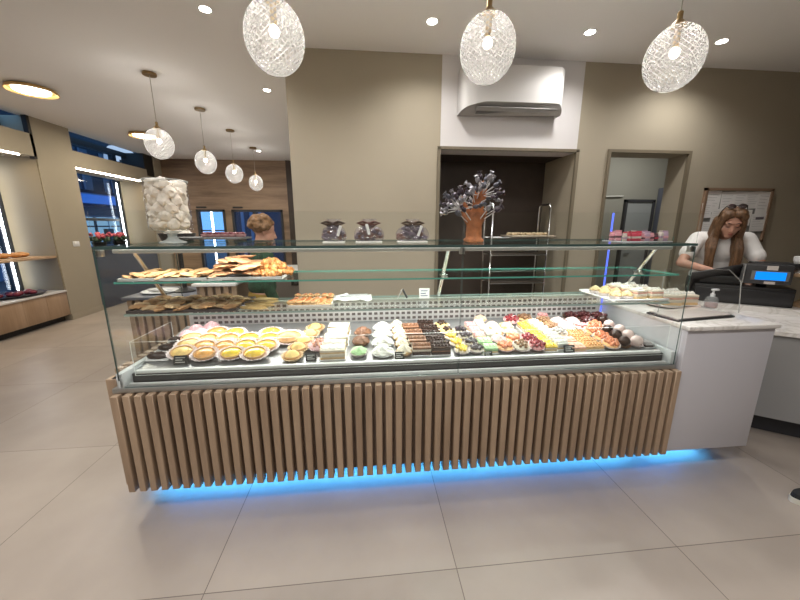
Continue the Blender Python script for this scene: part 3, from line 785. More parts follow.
t.location = (-1.72, 3.3, .795)
obj('stem', MB().lathe([(.09, 0), (.09, .01), (.02, .04), (.02, .38), (.05, .42)], 20), BLACK, t)
obj('bowl', MB().lathe([(.05, .42), (.12, .46), (.15, .54), (.145, .54), (.11, .47), (.04, .43)], 24, cap0=False, cap1=False), pm('dark_wire', (.05, .05, .055), .35, .6), t)
MER = pm('meringue_white', (.86, .80, .72), .8, var=.05, vscale=30, bump=.2)
MERM = [MB().ball((0, 0, 0), (.030, .030, .027), 3, .34, 2.2, k).mesh('meringue', MER) for k in range(5)]
for k in range(9):
    a = k * 2.4; r_ = .028 * math.sqrt(k)
    o = inst('meringue', MERM[k % 5], None, (-1.72 + r_ * math.cos(a), 3.3 + r_ * math.sin(a), .795 + .515 + .05 * (1 - k / 9)), (k, k * 2, 0), (1.5, 1.5, 1.4))
    tag(o, 'white meringue heaped in the dark pedestal bowl', 'meringue', 'meringues in the pedestal bowl')
t = thing('serving_plate', 'white plate with a paper napkin on the slatted side counter', 'plate', (-1.93, 3.28, .795))
obj('dish', MB().lathe([(.08, 0), (.15, .014), (.147, .018), (.08, .005)], 28), PWHITE, t)
obj('napkin', MB().bbox(-.12, .10, -.03, .05, .018, .03, .006, M=Matrix.Rotation(R(-20), 4, 'Z')), PAPER, t)
t = thing('price_box', 'small black box on the white top of the slatted side counter', 'box', (-1.25, 3.14, .905))
obj('box_body', MB().bbox(-.05, .05, -.03, .03, 0, .06, .004), BLACK, t)
obj('box_lid', MB().bbox(-.052, .052, -.032, .032, .06, .07, .004), BLACK, t)
t = thing('bread_board', 'wooden board of rolls on the counter beyond the case', 'board', (-1.35, 4.3, .89))
obj('board', MB().bbox(-.2, .2, -.12, .12, 0, .02, .004), WOODL, t)
for k in range(5):
    o = obj('bread_roll', MB().ball((0, 0, .03), (.05, .045, .032), 2, .15, 2, k), CRUST); o.location = (-1.51 + k * .08, 4.3 + .03 * (k % 2), .91)
    tag(o, 'browned bread roll on the board beyond the case', 'bread', 'rolls on the far board')

# ------------------------------------------------------------------ rack trolley in the alcove
rk = thing('tray_rack', 'chrome tray rack trolley standing in the dark alcove', 'trolley', (1.60, 3.55, 0))
for x in (-.315, .30):
    obj('loop_frame', MB().tube([(x, -.14, .08), (x, -.14, 1.58), (x, -.12, 1.62), (x, .08, 1.62), (x, .10, 1.58), (x, .10, .08)], .012, 8), CHROME, rk)
for z in (.35, .6, .80, .93, 1.10, 1.28):
    obj('tray_runner', MB().tube([(-.315, -.14, z), (.30, -.14, z)], .006, 6).tube([(-.315, .10, z), (.30, .10, z)], .006, 6), STEEL, rk)
for z in (.80, 1.10):
    obj('steel_tray', MB().bbox(-.30, .29, -.15, .11, z + .006, z + .02, .003), pm('dark_steel_tray', (.10, .085, .07), .4, .6), rk)
for x, y in ((-.315, -.14), (.30, -.14), (-.315, .10), (.30, .10)):
    obj('caster', MB().lathe([(.038, -.012), (.04, -.01), (.04, .01), (.038, .012)], 16, M=Matrix.Translation((x, y, .04)) @ Matrix.Rotation(R(90), 4, 'X')), BLACK, rk)
t = thing('baking_tray', 'pale wooden tray on top of the tray rack', 'tray', (1.72, 3.53, 1.29))
obj('tray', MB().bbox(-.24, .24, -.17, .13, 0, .014, .003), pm('parchment', (.55, .47, .36), .7), t)
PUFFM = [MB().ball((0, 0, .014), (.035, .03, .016), 2, .3, 3, k).mesh('pastry', pm('pale_pastry', (.58, .45, .28), .7, var=.25, vscale=25)) for k in range(4)]
for k in range(10):
    o = inst('flat_pastry', PUFFM[k % 4], None, (1.53 + (k % 5) * .09, 3.44 + (k // 5) * .1, 1.304), (0, 0, k))
    tag(o, 'pale flat pastry on the tray of the alcove rack', 'pastry', 'pastries on the rack tray')

# ------------------------------------------------------------------ back room door
t = thing('service_door', 'grey door with dark frame in the room beyond the doorway', 'door', (4.45, 5.3, 0))
obj('door_leaf', MB().box(-.22, .22, -.03, 0, 0, 1.78), pm('grey_door', (.36, .38, .38), .5), t, False)
obj('door_frame', MB().box(-.26, -.22, -.05, 0, 0, 1.81).box(.22, .26, -.05, 0, 0, 1.81).box(-.26, .26, -.05, 0, 1.78, 1.82), pm('dark_frame', (.05, .05, .055), .5), t, False)
obj('handle', MB().tube([(-.17, -.05, .95), (-.08, -.05, .95)], .009, 8), STEEL, t)
tag(obj('wall_pipe', MB().tube([(2.25, 5.28, 1.83), (3.4, 5.28, 1.85), (4.15, 5.28, 1.87)], .012, 8), pm('pale_pipe', (.6, .6, .56), .5)), 'thin pale pipe along the back room wall', 'pipe')
tag(obj('storage_locker', MB().bbox(4.75, 5.3, 4.8, 5.28, 0, 2.0, .01), pm('blue_grey', (.14, .15, .19), .6)), 'tall blue-grey locker at right of the back room', 'locker')

# ------------------------------------------------------------------ pastry prototypes: kind -> [(part, mesh), ...], first is the body
def food(name, col, rough=.5, var=.15, vs=40, bump=.15, bs=60, coat=0): return pm(name, col, rough, 0, var, vs, bump, bs, coat)
CRST = food('tart_crust', (.58, .36, .17), .7)
PINKP = pm('pink_cup_paper', (.80, .58, .58), .8)
BROWNP = pm('brown_cup_paper', (.22, .11, .06), .8)
CREAM = food('cream', (.68, .60, .49), .6, .05)
WCREAM = food('white_cream', (.69, .66, .61), .6, .04)
CHOC = food('dark_chocolate', (.035, .015, .01), .3, .3)
MILKC = food('milk_chocolate', (.22, .10, .05), .45, .3)
def cup(m, r0, r1, h, sx=1, sy=1): m.lathe([(r0 * .9, 0), (r0, .001), (r1, h), (r1 * .96, h), (r0 * .9, h * .3)], 40, flute=.05, nf=20, sx=sx, sy=sy, cap1=True); return m
def tart(fill, sx=1.3, r=.036, paper=CUPW, bits=None, dome=.010):
    a = cup(MB(), r * .8, r * 1.26, .022, sx).mesh('paper_cup', paper)
    c = MB().lathe([(r * .8, .006), (r * .95, .022), (r * .95, .027), (r * .87, .028), (r * .82, .022)], 28, sx=sx).mesh('crust', CRST)
    f = MB().lathe([(r * .86, .021), (r * .8, .025), (r * .5, .024 + dome * .7), (r * .05, .024 + dome)], 24, sx=sx).mesh('filling', fill)
    out = [('paper_cup', a), ('crust', c), ('filling', f)]
    if bits:
        m = MB()
        for k in range(9):
            t_ = k * 2.4; q = r * .24 * math.sqrt(k)
            m.ball((q * sx * math.cos(t_), q * math.sin(t_), .031), r * .26, 2, .15, 3, k)
        out.append(('topping', m.mesh('topping', bits)))
    return out
def whip(base, top, r=.036, h=.05, paper=CUPW, sx=1.0, n=5):
    a = cup(MB(), r * .8, r * 1.1, .018, sx).mesh('paper_cup', paper)
    b = MB().lathe([(r * .75, .004), (r * .95, .018), (r * .9, .026)], 24, sx=sx).mesh('base', base)
    prof = []
    for k in range(13):
        t_ = k / 12
        prof.append((max(.002, r * (.98 * (1 - t_) ** .7) * (1 + .10 * math.sin(k * PI * .9))), .022 + (h - .022) * t_))
    c = MB().lathe(prof, 40, flute=.12, nf=6, twist=26, sx=sx).mesh('cream_swirl', top)
    return [('paper_cup', a), ('base', b), ('cream_swirl', c)]
def slab(layers, top, w=.052, d=.028, paper=PAPER, deco=None):
    a = MB().bbox(-w - .006, w + .006, -d - .003, d + .003, 0, .003, .001, 1).mesh('paper_base', paper)
    out = [('paper_base', a)]
    z = .003
    mats = []; m = MB()
    for i, (mt, h) in enumerate(layers):
        if mt not in mats: mats.append(mt)
        m.mi = mats.index(mt); m.bbox(-w, w, -d, d, z, z + h, .003, 2); z += h
    out.append(('sponge', m.mesh('sponge', mats)))
    m = MB()
    if deco == 'bits':
        for k in range(12):
            m.ball((-w * .85 + (k % 6) * w * .34, -d * .4 + (k // 6) * d * .8, z + .004), .008, 1, .3, 3, k)
    elif deco == 'swirl':
        for k in range(4):
            m.lathe([(.013, 0), (.012, .005), (.006, .011), (.001, .015)], 18, c=(-w * .72 + k * w * .48, 0, z - .001), flute=.12, nf=6, twist=40)
    else:
        for k in range(3):
            m.ball((-w * .6 + k * w * .6, 0, z + .001), (w * .34, d * .8, .007), 2, .15, 2, k)
    out.append(('topping', m.mesh('topping', top)))
    return out
def eclair(body, top, w=.048, d=.022, h=.03, paper=PAPER):
    a = MB().bbox(-w * 1.12, w * 1.12, -d * 1.15, d * 1.15, 0, .008, .003, 1).mesh('paper_base', paper)
    b = MB().ball((0, 0, h * .5), (w, d, h * .5), 3, .06, 2, 1).mesh('body', body)
    m = MB().ball((0, 0, h * .62), (w * .92, d * .86, h * .46), 3, .05, 3, 2)
    for k in range(6): m.ball((-w * .6 + k * w * .24, (-1) ** k * d * .2, h * 1.02), .004, 1)
    return [('paper_base', a), ('body', b), ('glaze', m.mesh('glaze', top))]
def pile(base, berry, r=.036, paper=CUPW, br=.010, n=16, sx=1.2):
    a = cup(MB(), r * .8, r * 1.15, .018, sx).mesh('paper_cup', paper)
    b = MB().lathe([(r * .8, .004), (r, .02), (r * .6, .03), (.002, .034)], 24, sx=sx).mesh('filling', base)
    m = MB()
    for k in range(n):
        t_ = k * 2.4; q = r * .235 * math.sqrt(k)
        m.ball((q * sx * math.cos(t_), q * math.sin(t_), .036 - q * .15), br, 1, .12, 3, k)
    return [('paper_cup', a), ('filling', b), ('berries', m.mesh('berries', berry))]
YEL = food('lemon_glaze', (.85, .62, .06), .25, .12, coat=.4)
BYEL = food('bright_lemon_glaze', (.85, .58, .07), .2, .08, coat=.5)
PYEL = food('custard', (.86, .62, .22), .4, .15)
ORG = food('apricot_glaze', (.82, .42, .12), .25, .2, coat=.4)
PEACH = food('peach_fruit', (.85, .48, .22), .35, .25, coat=.3)
SALM = food('salmon_cream', (.78, .44, .32), .5, .2)
STRAW = food('strawberry_glaze', (.70, .24, .12), .25, .25, coat=.5)
PINK = food('pink_icing', (.76, .36, .36), .4, .15)
LPINK = food('pale_pink_meringue', (.84, .55, .58), .7, .15)
GREEN = food('pistachio_cream', (.45, .68, .36), .5, .15)
REDB = food('red_berries', (.30, .035, .045), .2, .4, coat=.5)
BLKB = food('black_berries', (.022, .012, .02), .25, .4, coat=.4)
GREYC = food('grey_foil', (.40, .38, .37), .4, .25)
HAZEL = food('hazelnuts', (.30, .16, .08), .5, .4)
SPONGE = food('sponge', (.66, .46, .24), .8, .15)
rot = lambda parts: parts
K = {
 'dark_bar': (eclair(CHOC, CHOC, .050, .024, .034), 'dark chocolate bar with white dots in white paper, far left of deck', 'chocolate bar', 'dark bars at the left of the deck', 1.1),
 'pink_meringue': (whip(LPINK, LPINK, .036, .05), 'pale pink meringue at the back left corner of deck', 'meringue', 'pink meringues at the back left', 1.1),
 'yellow_tart': (tart(PYEL, 1.35, .040), 'yellow fruit tart in white paper beside the dark chocolate bars', 'tart', 'yellow tarts at the left', 1.1),
 'orange_tart': (tart(ORG, 1.3, .040), 'oval orange-glazed tart in white paper, left group on deck', 'tart', 'orange tarts', 1.1),
 'lemon_tart': (tart(YEL, 1.35, .039), 'oval golden lemon tart between orange and bright yellow tarts', 'tart', 'golden lemon tarts', 1.1),
 'bright_tart': (tart(BYEL, 1.35, .039), 'oval bright yellow glazed tart right of the golden tarts', 'tart', 'bright yellow tarts', 1.1),
 'brioche': (tart(PEACH, 1.45, .046, CUPW, None, .022), 'large single peach-coloured tart behind the empty stretch of deck', 'tart', None, 1.1),
 'custard_cup': (tart(PYEL, 1.0, .038, pm('gold_paper', (.80, .6, .36), .7), None, .02), 'golden custard cup in the slanting row left of cream slices', 'custard cup', 'row of custard cups', 1.15),
 'pink_tart': (pile(LPINK, SALM, .038, PINKP, .009, 12), 'single pink tart with brown pieces beside the custard cups', 'tart', None, 1.1),
 'cream_cake': (slab([(SPONGE, .012), (CREAM, .02), (SPONGE, .008), (CREAM, .014)], WCREAM, .062, .032, PAPER), 'wide pale cream slice in the row left of centre', 'cream slice', 'row of pale cream slices', 1.0),
 'choc_cup': (whip(MILKC, MILKC, .042, .05, BROWNP), 'milk chocolate cup behind the green pistachio cup', 'chocolate cup', 'milk chocolate cups', 1.1),
 'green_cup': (whip(GREEN, GREEN, .036, .045), 'single green pistachio cream cup in front of chocolate cups', 'cream cup', None, 1.15),
 'white_dome': (whip(WCREAM, WCREAM, .046, .058, PAPER, 1.15), 'white cream dome in the row at centre of deck', 'cream dome', 'row of white cream domes', 1.05),
 'puff_cup': (whip(SPONGE, CREAM, .036, .055, pm('tan_paper', (.62, .40, .22), .8)), 'caramel cream puff cup right of the white domes', 'cream puff', 'row of cream puff cups', 1.1),
 'choc_cream': (slab([(CHOC, .02), (CREAM, .012), (MILKC, .012)], MILKC, .046, .03, PAPER, 'swirl'), 'chocolate and cream cake left of the dark layer cakes', 'chocolate cake', 'row of chocolate cream cakes', 1.05),
 'dark_cake': (slab([(CHOC, .016), (MILKC, .006), (CHOC, .02)], CHOC, .048, .030, PAPER, 'bits'), 'dark chocolate layer cake in the row left of the glass seam', 'chocolate cake', 'row of dark layer cakes', 1.05),
 'caramel_cream': (pile(PYEL, CHOC, .034, CUPW, .009, 8), 'cream cup with dark shavings at the back near the glass seam', 'cream cup', 'cream cups with shavings', 1.15),
 'yellow_cup': (pile(CREAM, BYEL, .033, CUPW, .012, 12, 1.1), 'yellow mango cup beside the glass seam', 'fruit cup', 'yellow mango cups', 1.0),
 'berry_black': (pile(CREAM, BLKB, .033, CUPW, .011, 14, 1.1), 'blackberry tartlet in the slanting row right of glass seam', 'tartlet', 'row of blackberry tartlets', 1.0),
 'pink_slice': (slab([(SPONGE, .01), (CREAM, .01), (PINK, .014)], PINK, .030, .030), 'pink iced slice behind the blackberry tartlets', 'iced slice', 'pink iced slices', 1.0),
 'white_slice': (slab([(SPONGE, .01), (WCREAM, .026)], WCREAM, .026, .032, PAPER, 'swirl'), 'white cream slice right of the pink iced slices', 'cream slice', 'white slices beside the pink ones', 1.0),
 'green_slice': (slab([(SPONGE, .01), (GREEN, .022)], GREEN, .036, .030), 'pale green pistachio slice right of the blackberry tartlets', 'pistachio slice', 'green slices', 1.0),
 'peach_swirl': (whip(SPONGE, food('peach_cream', (.85, .64, .50), .6, .08), .038, .05), 'peach cream swirl at the back right of glass seam', 'cream swirl', 'peach cream swirls', 1.05),
 'mauve_cup': (whip(LPINK, food('mauve_cream', (.66, .52, .50), .6), .034, .045), 'single mauve cream cup behind the green slices', 'cream cup', None, 1.1),
 'orange_cup': (pile(PEACH, STRAW, .036, PINKP, .014, 10, 1.1), 'round orange fruit cup in front right of centre', 'fruit cup', 'orange fruit cups', 1.1),
 'vanilla_cup': (whip(SPONGE, food('vanilla_cream', (.85, .68, .36), .5), .036, .042), 'vanilla cream cup behind the orange fruit cups', 'cream cup', 'vanilla cups', 1.1),
 'hazel_tart': (pile(CREAM, HAZEL, .036, CUPW, .009, 12, 1.2), 'single tart of brown nuts left of the red berry tarts', 'tart', None, 1.1),
 'red_berry_tart': (pile(PINK, REDB, .036, PINKP, .011, 14, 1.2), 'red berry tart left of the yellow square cakes', 'tart', 'red berry tarts', 1.05),
 'yellow_square': (slab([(SPONGE, .01), (CREAM, .008), (BYEL, .012)], YEL, .034, .021), 'yellow square cake in the long row right of berry tarts', 'square cake', 'long row of yellow squares', 1.0),
 'white_square': (slab([(SPONGE, .01), (WCREAM, .026)], WCREAM, .032, .021, PAPER, 'swirl'), 'white square cake in the long row beside the yellow squares', 'square cake', 'long row of white squares', 1.0),
 'brown_puff': (pile(CRST, HAZEL, .042, CUPW, .012, 12, 1.2), 'brown nut puff at the back right of the white squares', 'puff', 'brown nut puffs', 1.05),
 'grey_tart': (pile(CREAM, GREYC, .036, CUPW, .009, 12, 1.2), 'single grey-brown tart right of the white squares', 'tart', None, 1.05),
 'pink_white': (whip(LPINK, food('rose_cream', (.84, .66, .64), .6), .040, .046), 'rose-white cream cup at the back right', 'cream cup', 'rose-white cream cups', 1.1),
 'salmon_slice': (slab([(SPONGE, .01), (SALM, .014)], SALM, .042, .032, PINKP), 'salmon-pink slice beside the front right price tag', 'fruit slice', 'salmon slices', 1.0),
 'peach_slice': (slab([(SPONGE, .008), (PEACH, .014)], PEACH, .052, .024, PAPER, 'bits'), 'wide peach-topped slice right of the salmon slices', 'fruit slice', 'peach slices', 1.0),
 'rose_cup': (pile(CREAM, PINK, .036, PINKP, .012, 10, 1.1), 'pink cream cup between rose-white cups and cherries', 'cream cup', 'pink cups at the back', 1.0),
 'cherry_dark': (pile(CHOC, food('dark_cherries', (.09, .018, .02), .25, .4, coat=.4), .038, BROWNP, .013, 14, 1.2), 'dark cherry tart at the back right end of deck', 'tart', 'dark cherry tarts', 1.1),
 'strawberry_tart': (pile(PEACH, STRAW, .038, CUPW, .013, 12, 1.2), 'strawberry tart in the row left of the chocolate balls', 'tart', 'strawberry tarts', 1.05),
 'choc_ball': ([('paper_cup', cup(MB(), .026, .036, .016).mesh('paper_cup', BROWNP)), ('ball', MB().ball((0, 0, .034), .030, 3, .03).mesh('ball', CHOC))], 'round dark chocolate ball cake near the right end', 'ball cake', 'chocolate ball cakes', 1.05),
 'white_ball': ([('paper_cup', cup(MB(), .026, .036, .016).mesh('paper_cup', CUPW)), ('ball', MB().ball((0, 0, .033), .030, 3, .03).mesh('ball', food('blush_icing', (.78, .62, .58), .5, .06)))], 'round pale ball cake near the right end', 'ball cake', 'pale ball cakes', 1.05),
 'grey_square': (slab([(CHOC, .01), (GREYC, .008)], GREYC, .024, .030), 'dark grey square in silver tray at the right end', 'square cake', 'grey squares at the right end', 1.0),
}
P = {
    'dark_bar': [(-1.085,1.744), (-1.080,1.832), (-1.070,1.910)],
    'pink_meringue': [(-1.051,1.974), (-1.032,2.045), (-0.955,2.075), (-0.970,1.983)],
    'yellow_tart': [(-0.968,1.752), (-0.972,1.832), (-0.990,1.905)],
    'orange_tart': [(-0.845,1.728), (-0.880,1.806), (-0.772,1.800), (-0.896,1.885), (-0.785,1.880), (-0.880,1.970)],
    'lemon_tart': [(-0.712,1.725), (-0.665,1.802), (-0.672,1.880), (-0.775,1.958)],
    'bright_tart': [(-0.592,1.717), (-0.555,1.795), (-0.560,1.872), (-0.570,1.950)],
    'brioche': [(-0.455,1.885)],
    'custard_cup': [(-0.399,1.690), (-0.382,1.772), (-0.365,1.852), (-0.345,1.934), (-0.325,2.016)],
    'pink_tart': [(-0.275,1.785)],
    'cream_cake': [(-0.191,1.698), (-0.188,1.766), (-0.184,1.835), (-0.180,1.908), (-0.176,1.980)],
    'choc_cup': [(-0.045,1.830), (-0.034,1.940)],
    'green_cup': [(-0.054,1.709)],
    'white_dome': [(0.075,1.700), (0.078,1.800), (0.082,1.900), (0.087,2.000)],
    'puff_cup': [(0.190,1.700), (0.187,1.780), (0.184,1.860), (0.181,1.940), (0.178,2.020)],
    'choc_cream': [(0.283,1.706), (0.273,1.790), (0.265,1.875), (0.256,1.960)],
    'dark_cake': [(0.388,1.704), (0.380,1.773), (0.372,1.847), (0.364,1.922), (0.355,2.000)],
    'caramel_cream': [(0.462,2.010), (0.478,1.925)],
    'yellow_cup': [(0.505,1.690), (0.495,1.768), (0.482,1.846)],
    'berry_black': [(0.587,1.696), (0.580,1.773), (0.570,1.850), (0.560,1.927)],
    'pink_slice': [(0.652,1.845), (0.646,1.915), (0.640,1.985)],
    'white_slice': [(0.722,1.860), (0.712,1.932), (0.702,2.004)],
    'green_slice': [(0.670,1.700), (0.660,1.773)],
    'peach_swirl': [(0.788,1.890), (0.780,1.972), (0.740,2.080)],
    'mauve_cup': [(0.752,1.795)],
    'orange_cup': [(0.756,1.702), (0.840,1.790)],
    'vanilla_cup': [(0.868,1.962), (0.862,1.880)],
    'hazel_tart': [(0.845,1.700)],
    'red_berry_tart': [(0.933,1.700), (0.925,1.785), (0.932,2.045)],
    'yellow_square': [(1.010,1.690), (1.006,1.738), (1.002,1.786), (0.998,1.834), (0.994,1.882), (0.990,1.930), (0.986,1.978)],
    'white_square': [(1.084,1.705), (1.080,1.753), (1.076,1.801), (1.072,1.849), (1.068,1.897), (1.064,1.945), (1.060,1.993)],
    'brown_puff': [(1.146,2.020), (1.148,1.930), (1.040,2.070)],
    'grey_tart': [(1.148,1.845)],
    'pink_white': [(1.255,1.935), (1.246,2.020), (1.340,2.010)],
    'salmon_slice': [(1.164,1.690), (1.160,1.765)],
    'peach_slice': [(1.268,1.690), (1.266,1.744), (1.262,1.798), (1.258,1.852)],
    'rose_cup': [(1.346,1.925), (1.180,2.095)],
    'cherry_dark': [(1.560,2.060), (1.470,2.085), (1.440,2.000), (1.380,2.090)],
    'strawberry_tart': [(1.372,1.690), (1.372,1.768), (1.370,1.846), (1.435,1.920)],
    'choc_ball': [(1.460,1.695), (1.462,1.770), (1.466,1.845), (1.530,1.985)],
    'white_ball': [(1.535,1.695), (1.540,1.770), (1.546,1.845), (1.525,1.915)],
    'grey_square': [(1.604,1.700), (1.606,1.770), (1.606,1.840)],
}
slope = math.atan(.15)
rng = random.Random(3)
def place_kind(parts, loc, rotv, s, label, cat, group, name):
    o = bpy.data.objects.new(name, None); COL.objects.link(o)
    o.empty_display_size = .02
    o.location = loc; o.rotation_euler = rotv; o.scale = (s, s, s)
    tag(o, label, cat, group)
    for nm, me in parts: inst(nm, me, o)
    return o
for k, (parts, label, cat, group, s) in K.items():
    nm = cat.replace(' ', '_')
    for (x, y) in P[k]:
        sc_ = s * rng.uniform(.96, 1.04)
        jz = rng.uniform(-.12, .12)
        lean = .26 if k.endswith('_tart') or k == 'brioche' else 0     # tarts lean back on the row behind
        place_kind(parts, (x, y, deckz(y) + .0005 + .042 * lean), (slope + lean, 0, jz), sc_, label, cat, group, nm)
# price tags on the deck
TAGB = pm('chalk_black', (.02, .022, .022), .5); INK = pm('chalk_white', (.6, .6, .57), .8)
def price_tag(name, label, loc, w_, h_, rz=0, body=TAGB, ink=INK, group='price tags on the deck', tilt=-18):
    t = thing(name, label, 'price tag', loc, R(rz), group)
    M_ = Matrix.Rotation(R(tilt), 4, 'X')
    obj('card', MB().bbox(-w_ / 2, w_ / 2, -.0015, .0015, 0, h_, .001, 1, M=M_), body, t)
    m = MB()
    for k in range(3): m.box(-w_ * .36, w_ * (.32 - .18 * (k % 2)), -.0021, -.0015, h_ * (.72 - .24 * k), h_ * (.80 - .24 * k), M=M_)
    obj('lettering', m, ink, t, False)
    obj('foot', MB().bbox(-w_ * .4, w_ * .4, 0, h_ * .6, 0, .003, .001, 1), body, t)
for x, y, w_, h_, wh in ((-.946, 1.675, .066, .048, 'in front of the yellow tarts'), (-.300, 1.665, .056, .04, 'between custard cups and cream slices'), (.160, 1.650, .050, .04, 'in front of the cream puff row'), (.64, 1.640, .045, .03, 'in front of the green slices'), (1.105, 1.648, .064, .044, 'in front of the white squares')):
    price_tag('price_tag', f'black chalk price tag standing {wh}', (x, y, deckz(y)), w_, h_)

# ------------------------------------------------------------------ food on the lower shelf
S2, S1, TOP = .9985, 1.1535, 1.3145
def tray(name, label, x0, x1, y0, y1, z, mat, group=None):
    t = thing(name, label, 'tray', ((x0 + x1) / 2, (y0 + y1) / 2, z), 0, group)
    w_, d_ = (x1 - x0) / 2, (y1 - y0) / 2
    obj('tray_base', MB().bbox(-w_, w_, -d_, d_, 0, .006, .002), mat, t)
    obj('tray_rim', MB().box(-w_, w_, -d_, -d_ + .004, .006, .014).box(-w_, w_, d_ - .004, d_, .006, .014).box(-w_, -w_ + .004, -d_, d_, .006, .014).box(w_ - .004, w_, -d_, d_, .006, .014), mat, t, False)
    return t
COOK = food('pale_biscuit', (.52, .36, .20), .8, .3, 25, .3)
COOKD = food('brown_biscuit', (.36, .20, .09), .8, .35, 25, .3)
GOLD = food('golden_fried_pastry', (.36, .15, .035), .55, .35, 22, .35)
FLATP = food('sugared_flat_pastry', (.38, .19, .085), .7, .35, 22, .3)
RING = food('pale_gold_biscuit', (.40, .235, .10), .7, .3, 25, .3)
REDP = food('tomato_topping', (.56, .17, .05), .45, .4, 40, .3)
CM = [MB().ball((0, 0, .009), (.038, .034, .010), 3, .35, 2.5, k, flat=.7).mesh('biscuit', COOK if k % 2 else COOKD) for k in range(6)]
tray('glass_tray', 'dark flat tray of biscuits on the left of lower shelf', -1.125, -.63, 1.63, 1.92, S2, pm('dark_tray', (.10, .08, .08), .4, .3))
random.seed(21)
for k in range(44):
    x = -1.085 + (k % 9) * .052 + random.uniform(-.01, .01); y = 1.665 + (k // 9) * .055 + random.uniform(-.012, .012)
    z = S2 + .007 + (.009 if k % 3 == 0 else 0) + .002 * math.sin(PI * (x + 1.125) / .49)
    o = inst('biscuit', CM[k % 6], None, (x, y, z), (random.uniform(-.16, .16), random.uniform(-.16, .16), k))
    tag(o, 'brown irregular biscuit spread on the dark tray, left of lower shelf', 'biscuit', 'biscuits on the lower shelf')
LM = [MB().ball((0, 0, .007), (.075, .022, .009), 2, .35, 2, k, flat=.7).mesh('long_biscuit', food('sesame_stick', (.5, .34, .14), .7, .35, 25, .3)) for k in range(3)]
for k in range(5):
    o = inst('long_biscuit', LM[k % 3], None, (-.56 + .02 * (k % 2), 1.66 + k * .05, S2 + .002), (0, 0, .25 * (k % 3 - 1)))
    tag(o, 'long flat biscuit lying right of the dark biscuit tray', 'biscuit', 'long biscuits on the lower shelf')
tray('snack_tray', 'small pale tray of small red savouries on lower shelf', -.405, -.185, 1.67, 1.91, S2, pm('pale_tray', (.62, .56, .50), .5))
ZM = [[('crust', MB().lathe([(.016, 0), (.020, .004), (.020, .010), (.015, .013)], 16).mesh('crust', CRST)), ('topping', MB().ball((0, 0, .013), (.014, .014, .006), 1, .3, 3, k).mesh('topping', REDP))] for k in range(3)]
for k in range(34):
    x = -.385 + (k % 6) * .036 + random.uniform(-.005, .005); y = 1.695 + ((k // 6) % 5) * .042
    z = S2 + .0065 + (.012 if k > 22 else 0)
    place_kind(ZM[k % 3], (x, y, z), (random.uniform(-.2, .2), random.uniform(-.2, .2), k), 1, 'small round savoury with red topping heaped on the pale tray', 'savoury', 'small red savouries', 'savoury')
t = thing('napkin', 'white paper napkin with tongs on the middle of lower shelf', 'napkin', (-.08, 1.82, S2))
m = MB()
g = [[m.bm.verts.new((-.10 + .2 * i / 10, -.07 + .14 * j / 6, .004 + .018 * (noise.noise(Vector((i * .5, j * .5, 3))) + .6))) for j in range(7)] for i in range(11)]
for i in range(10):
    for j in range(6): m.bm.faces.new((g[i][j], g[i + 1][j], g[i + 1][j + 1], g[i][j + 1]))
q = obj('sheet', m, PAPER, t); sm = q.modifiers.new('s', 'SOLIDIFY'); sm.thickness = .003
t = thing('serving_tongs', 'steel serving tongs lying on the white napkin', 'tongs', (-.07, 1.80, S2 + .03), R(12))
obj('tong_arm', MB().tube([(-.08, -.004, 0), (-.02, -.014, .004), (.07, -.006, .003)], .004, 8), STEEL, t)
obj('tong_arm', MB().tube([(-.08, .004, 0), (-.02, .014, .004), (.07, .006, .003)], .004, 8), STEEL, t)
t = price_tag('price_tag', 'white price card with dark print at the middle strut', (.318, 1.83, S2), .058, .058, -4, PAPER, pm('print_blue', (.10, .12, .2), .7), 'price cards on the lower shelf', -12)
t = thing('card_clip', 'small dark metal card clip left of white price card', 'clip', (.20, 1.84, S2))
obj('clip_leg', MB().tube([(-.035, 0, .003), (-.005, 0, .055)], .004, 8), STEEL, t)
obj('clip_leg', MB().tube([(.022, .01, .003), (-.005, 0, .055)], .006, 8), pm('dark_clip', (.06, .06, .065), .4), t)
# meringue cakes at the right of the lower shelf
t = thing('cake_plate', 'oblong white plate of cream cakes on the right of lower shelf', 'plate', (1.475, 1.785, S2))
obj('plate_base', MB().bbox(-.15, .15, -.15, .15, 0, .006, .003), PWHITE, t)
obj('plate_lip', MB().bbox(-.158, .158, -.158, -.148, .004, .016, .003).bbox(-.158, .158, .148, .158, .004, .016, .003), PWHITE, t)
YC = whip(SPONGE, food('lemon_cream', (.80, .66, .38), .6, .2), .030, .045)
WC = slab([(SPONGE, .014), (CREAM, .016), (food('raspberry_layer', (.66, .36, .28), .6, .2), .010), (CREAM, .012)], WCREAM, .040, .034, PAPER, 'swirl')
for k in range(12):
    x = 1.365 + (k % 4) * .066; y = 1.69 + (k // 4) * .085
    if k % 4 < 2: place_kind(YC, (x, y, S2 + .0065), (0, 0, k), 1.05, 'lemon cream swirl cake on the oblong white plate', 'cream cake', 'cream cakes on the lower shelf', 'cream_cake')
    else: place_kind(WC, (1.37 + (k % 4) * .066 + (.02 if k % 4 == 3 else -.01), y, S2 + .0065), (0, 0, .1 * (k % 3)), .92, 'layered cream square on the oblong white plate', 'cream square', 'cream squares on the lower shelf', 'cream_square')
t = thing('cake_plate', 'round plate of layered cakes on the marble behind case end', 'plate', (2.0, 1.99, .885))
obj('plate_base', MB().lathe([(.10, 0), (.16, .012), (.158, .018), (.10, .006)], 30), pm('rose_plate', (.6, .48, .44), .4), t)
obj('foot', MB().lathe([(.06, -.0), (.06, .004)], 20), PWHITE, t)
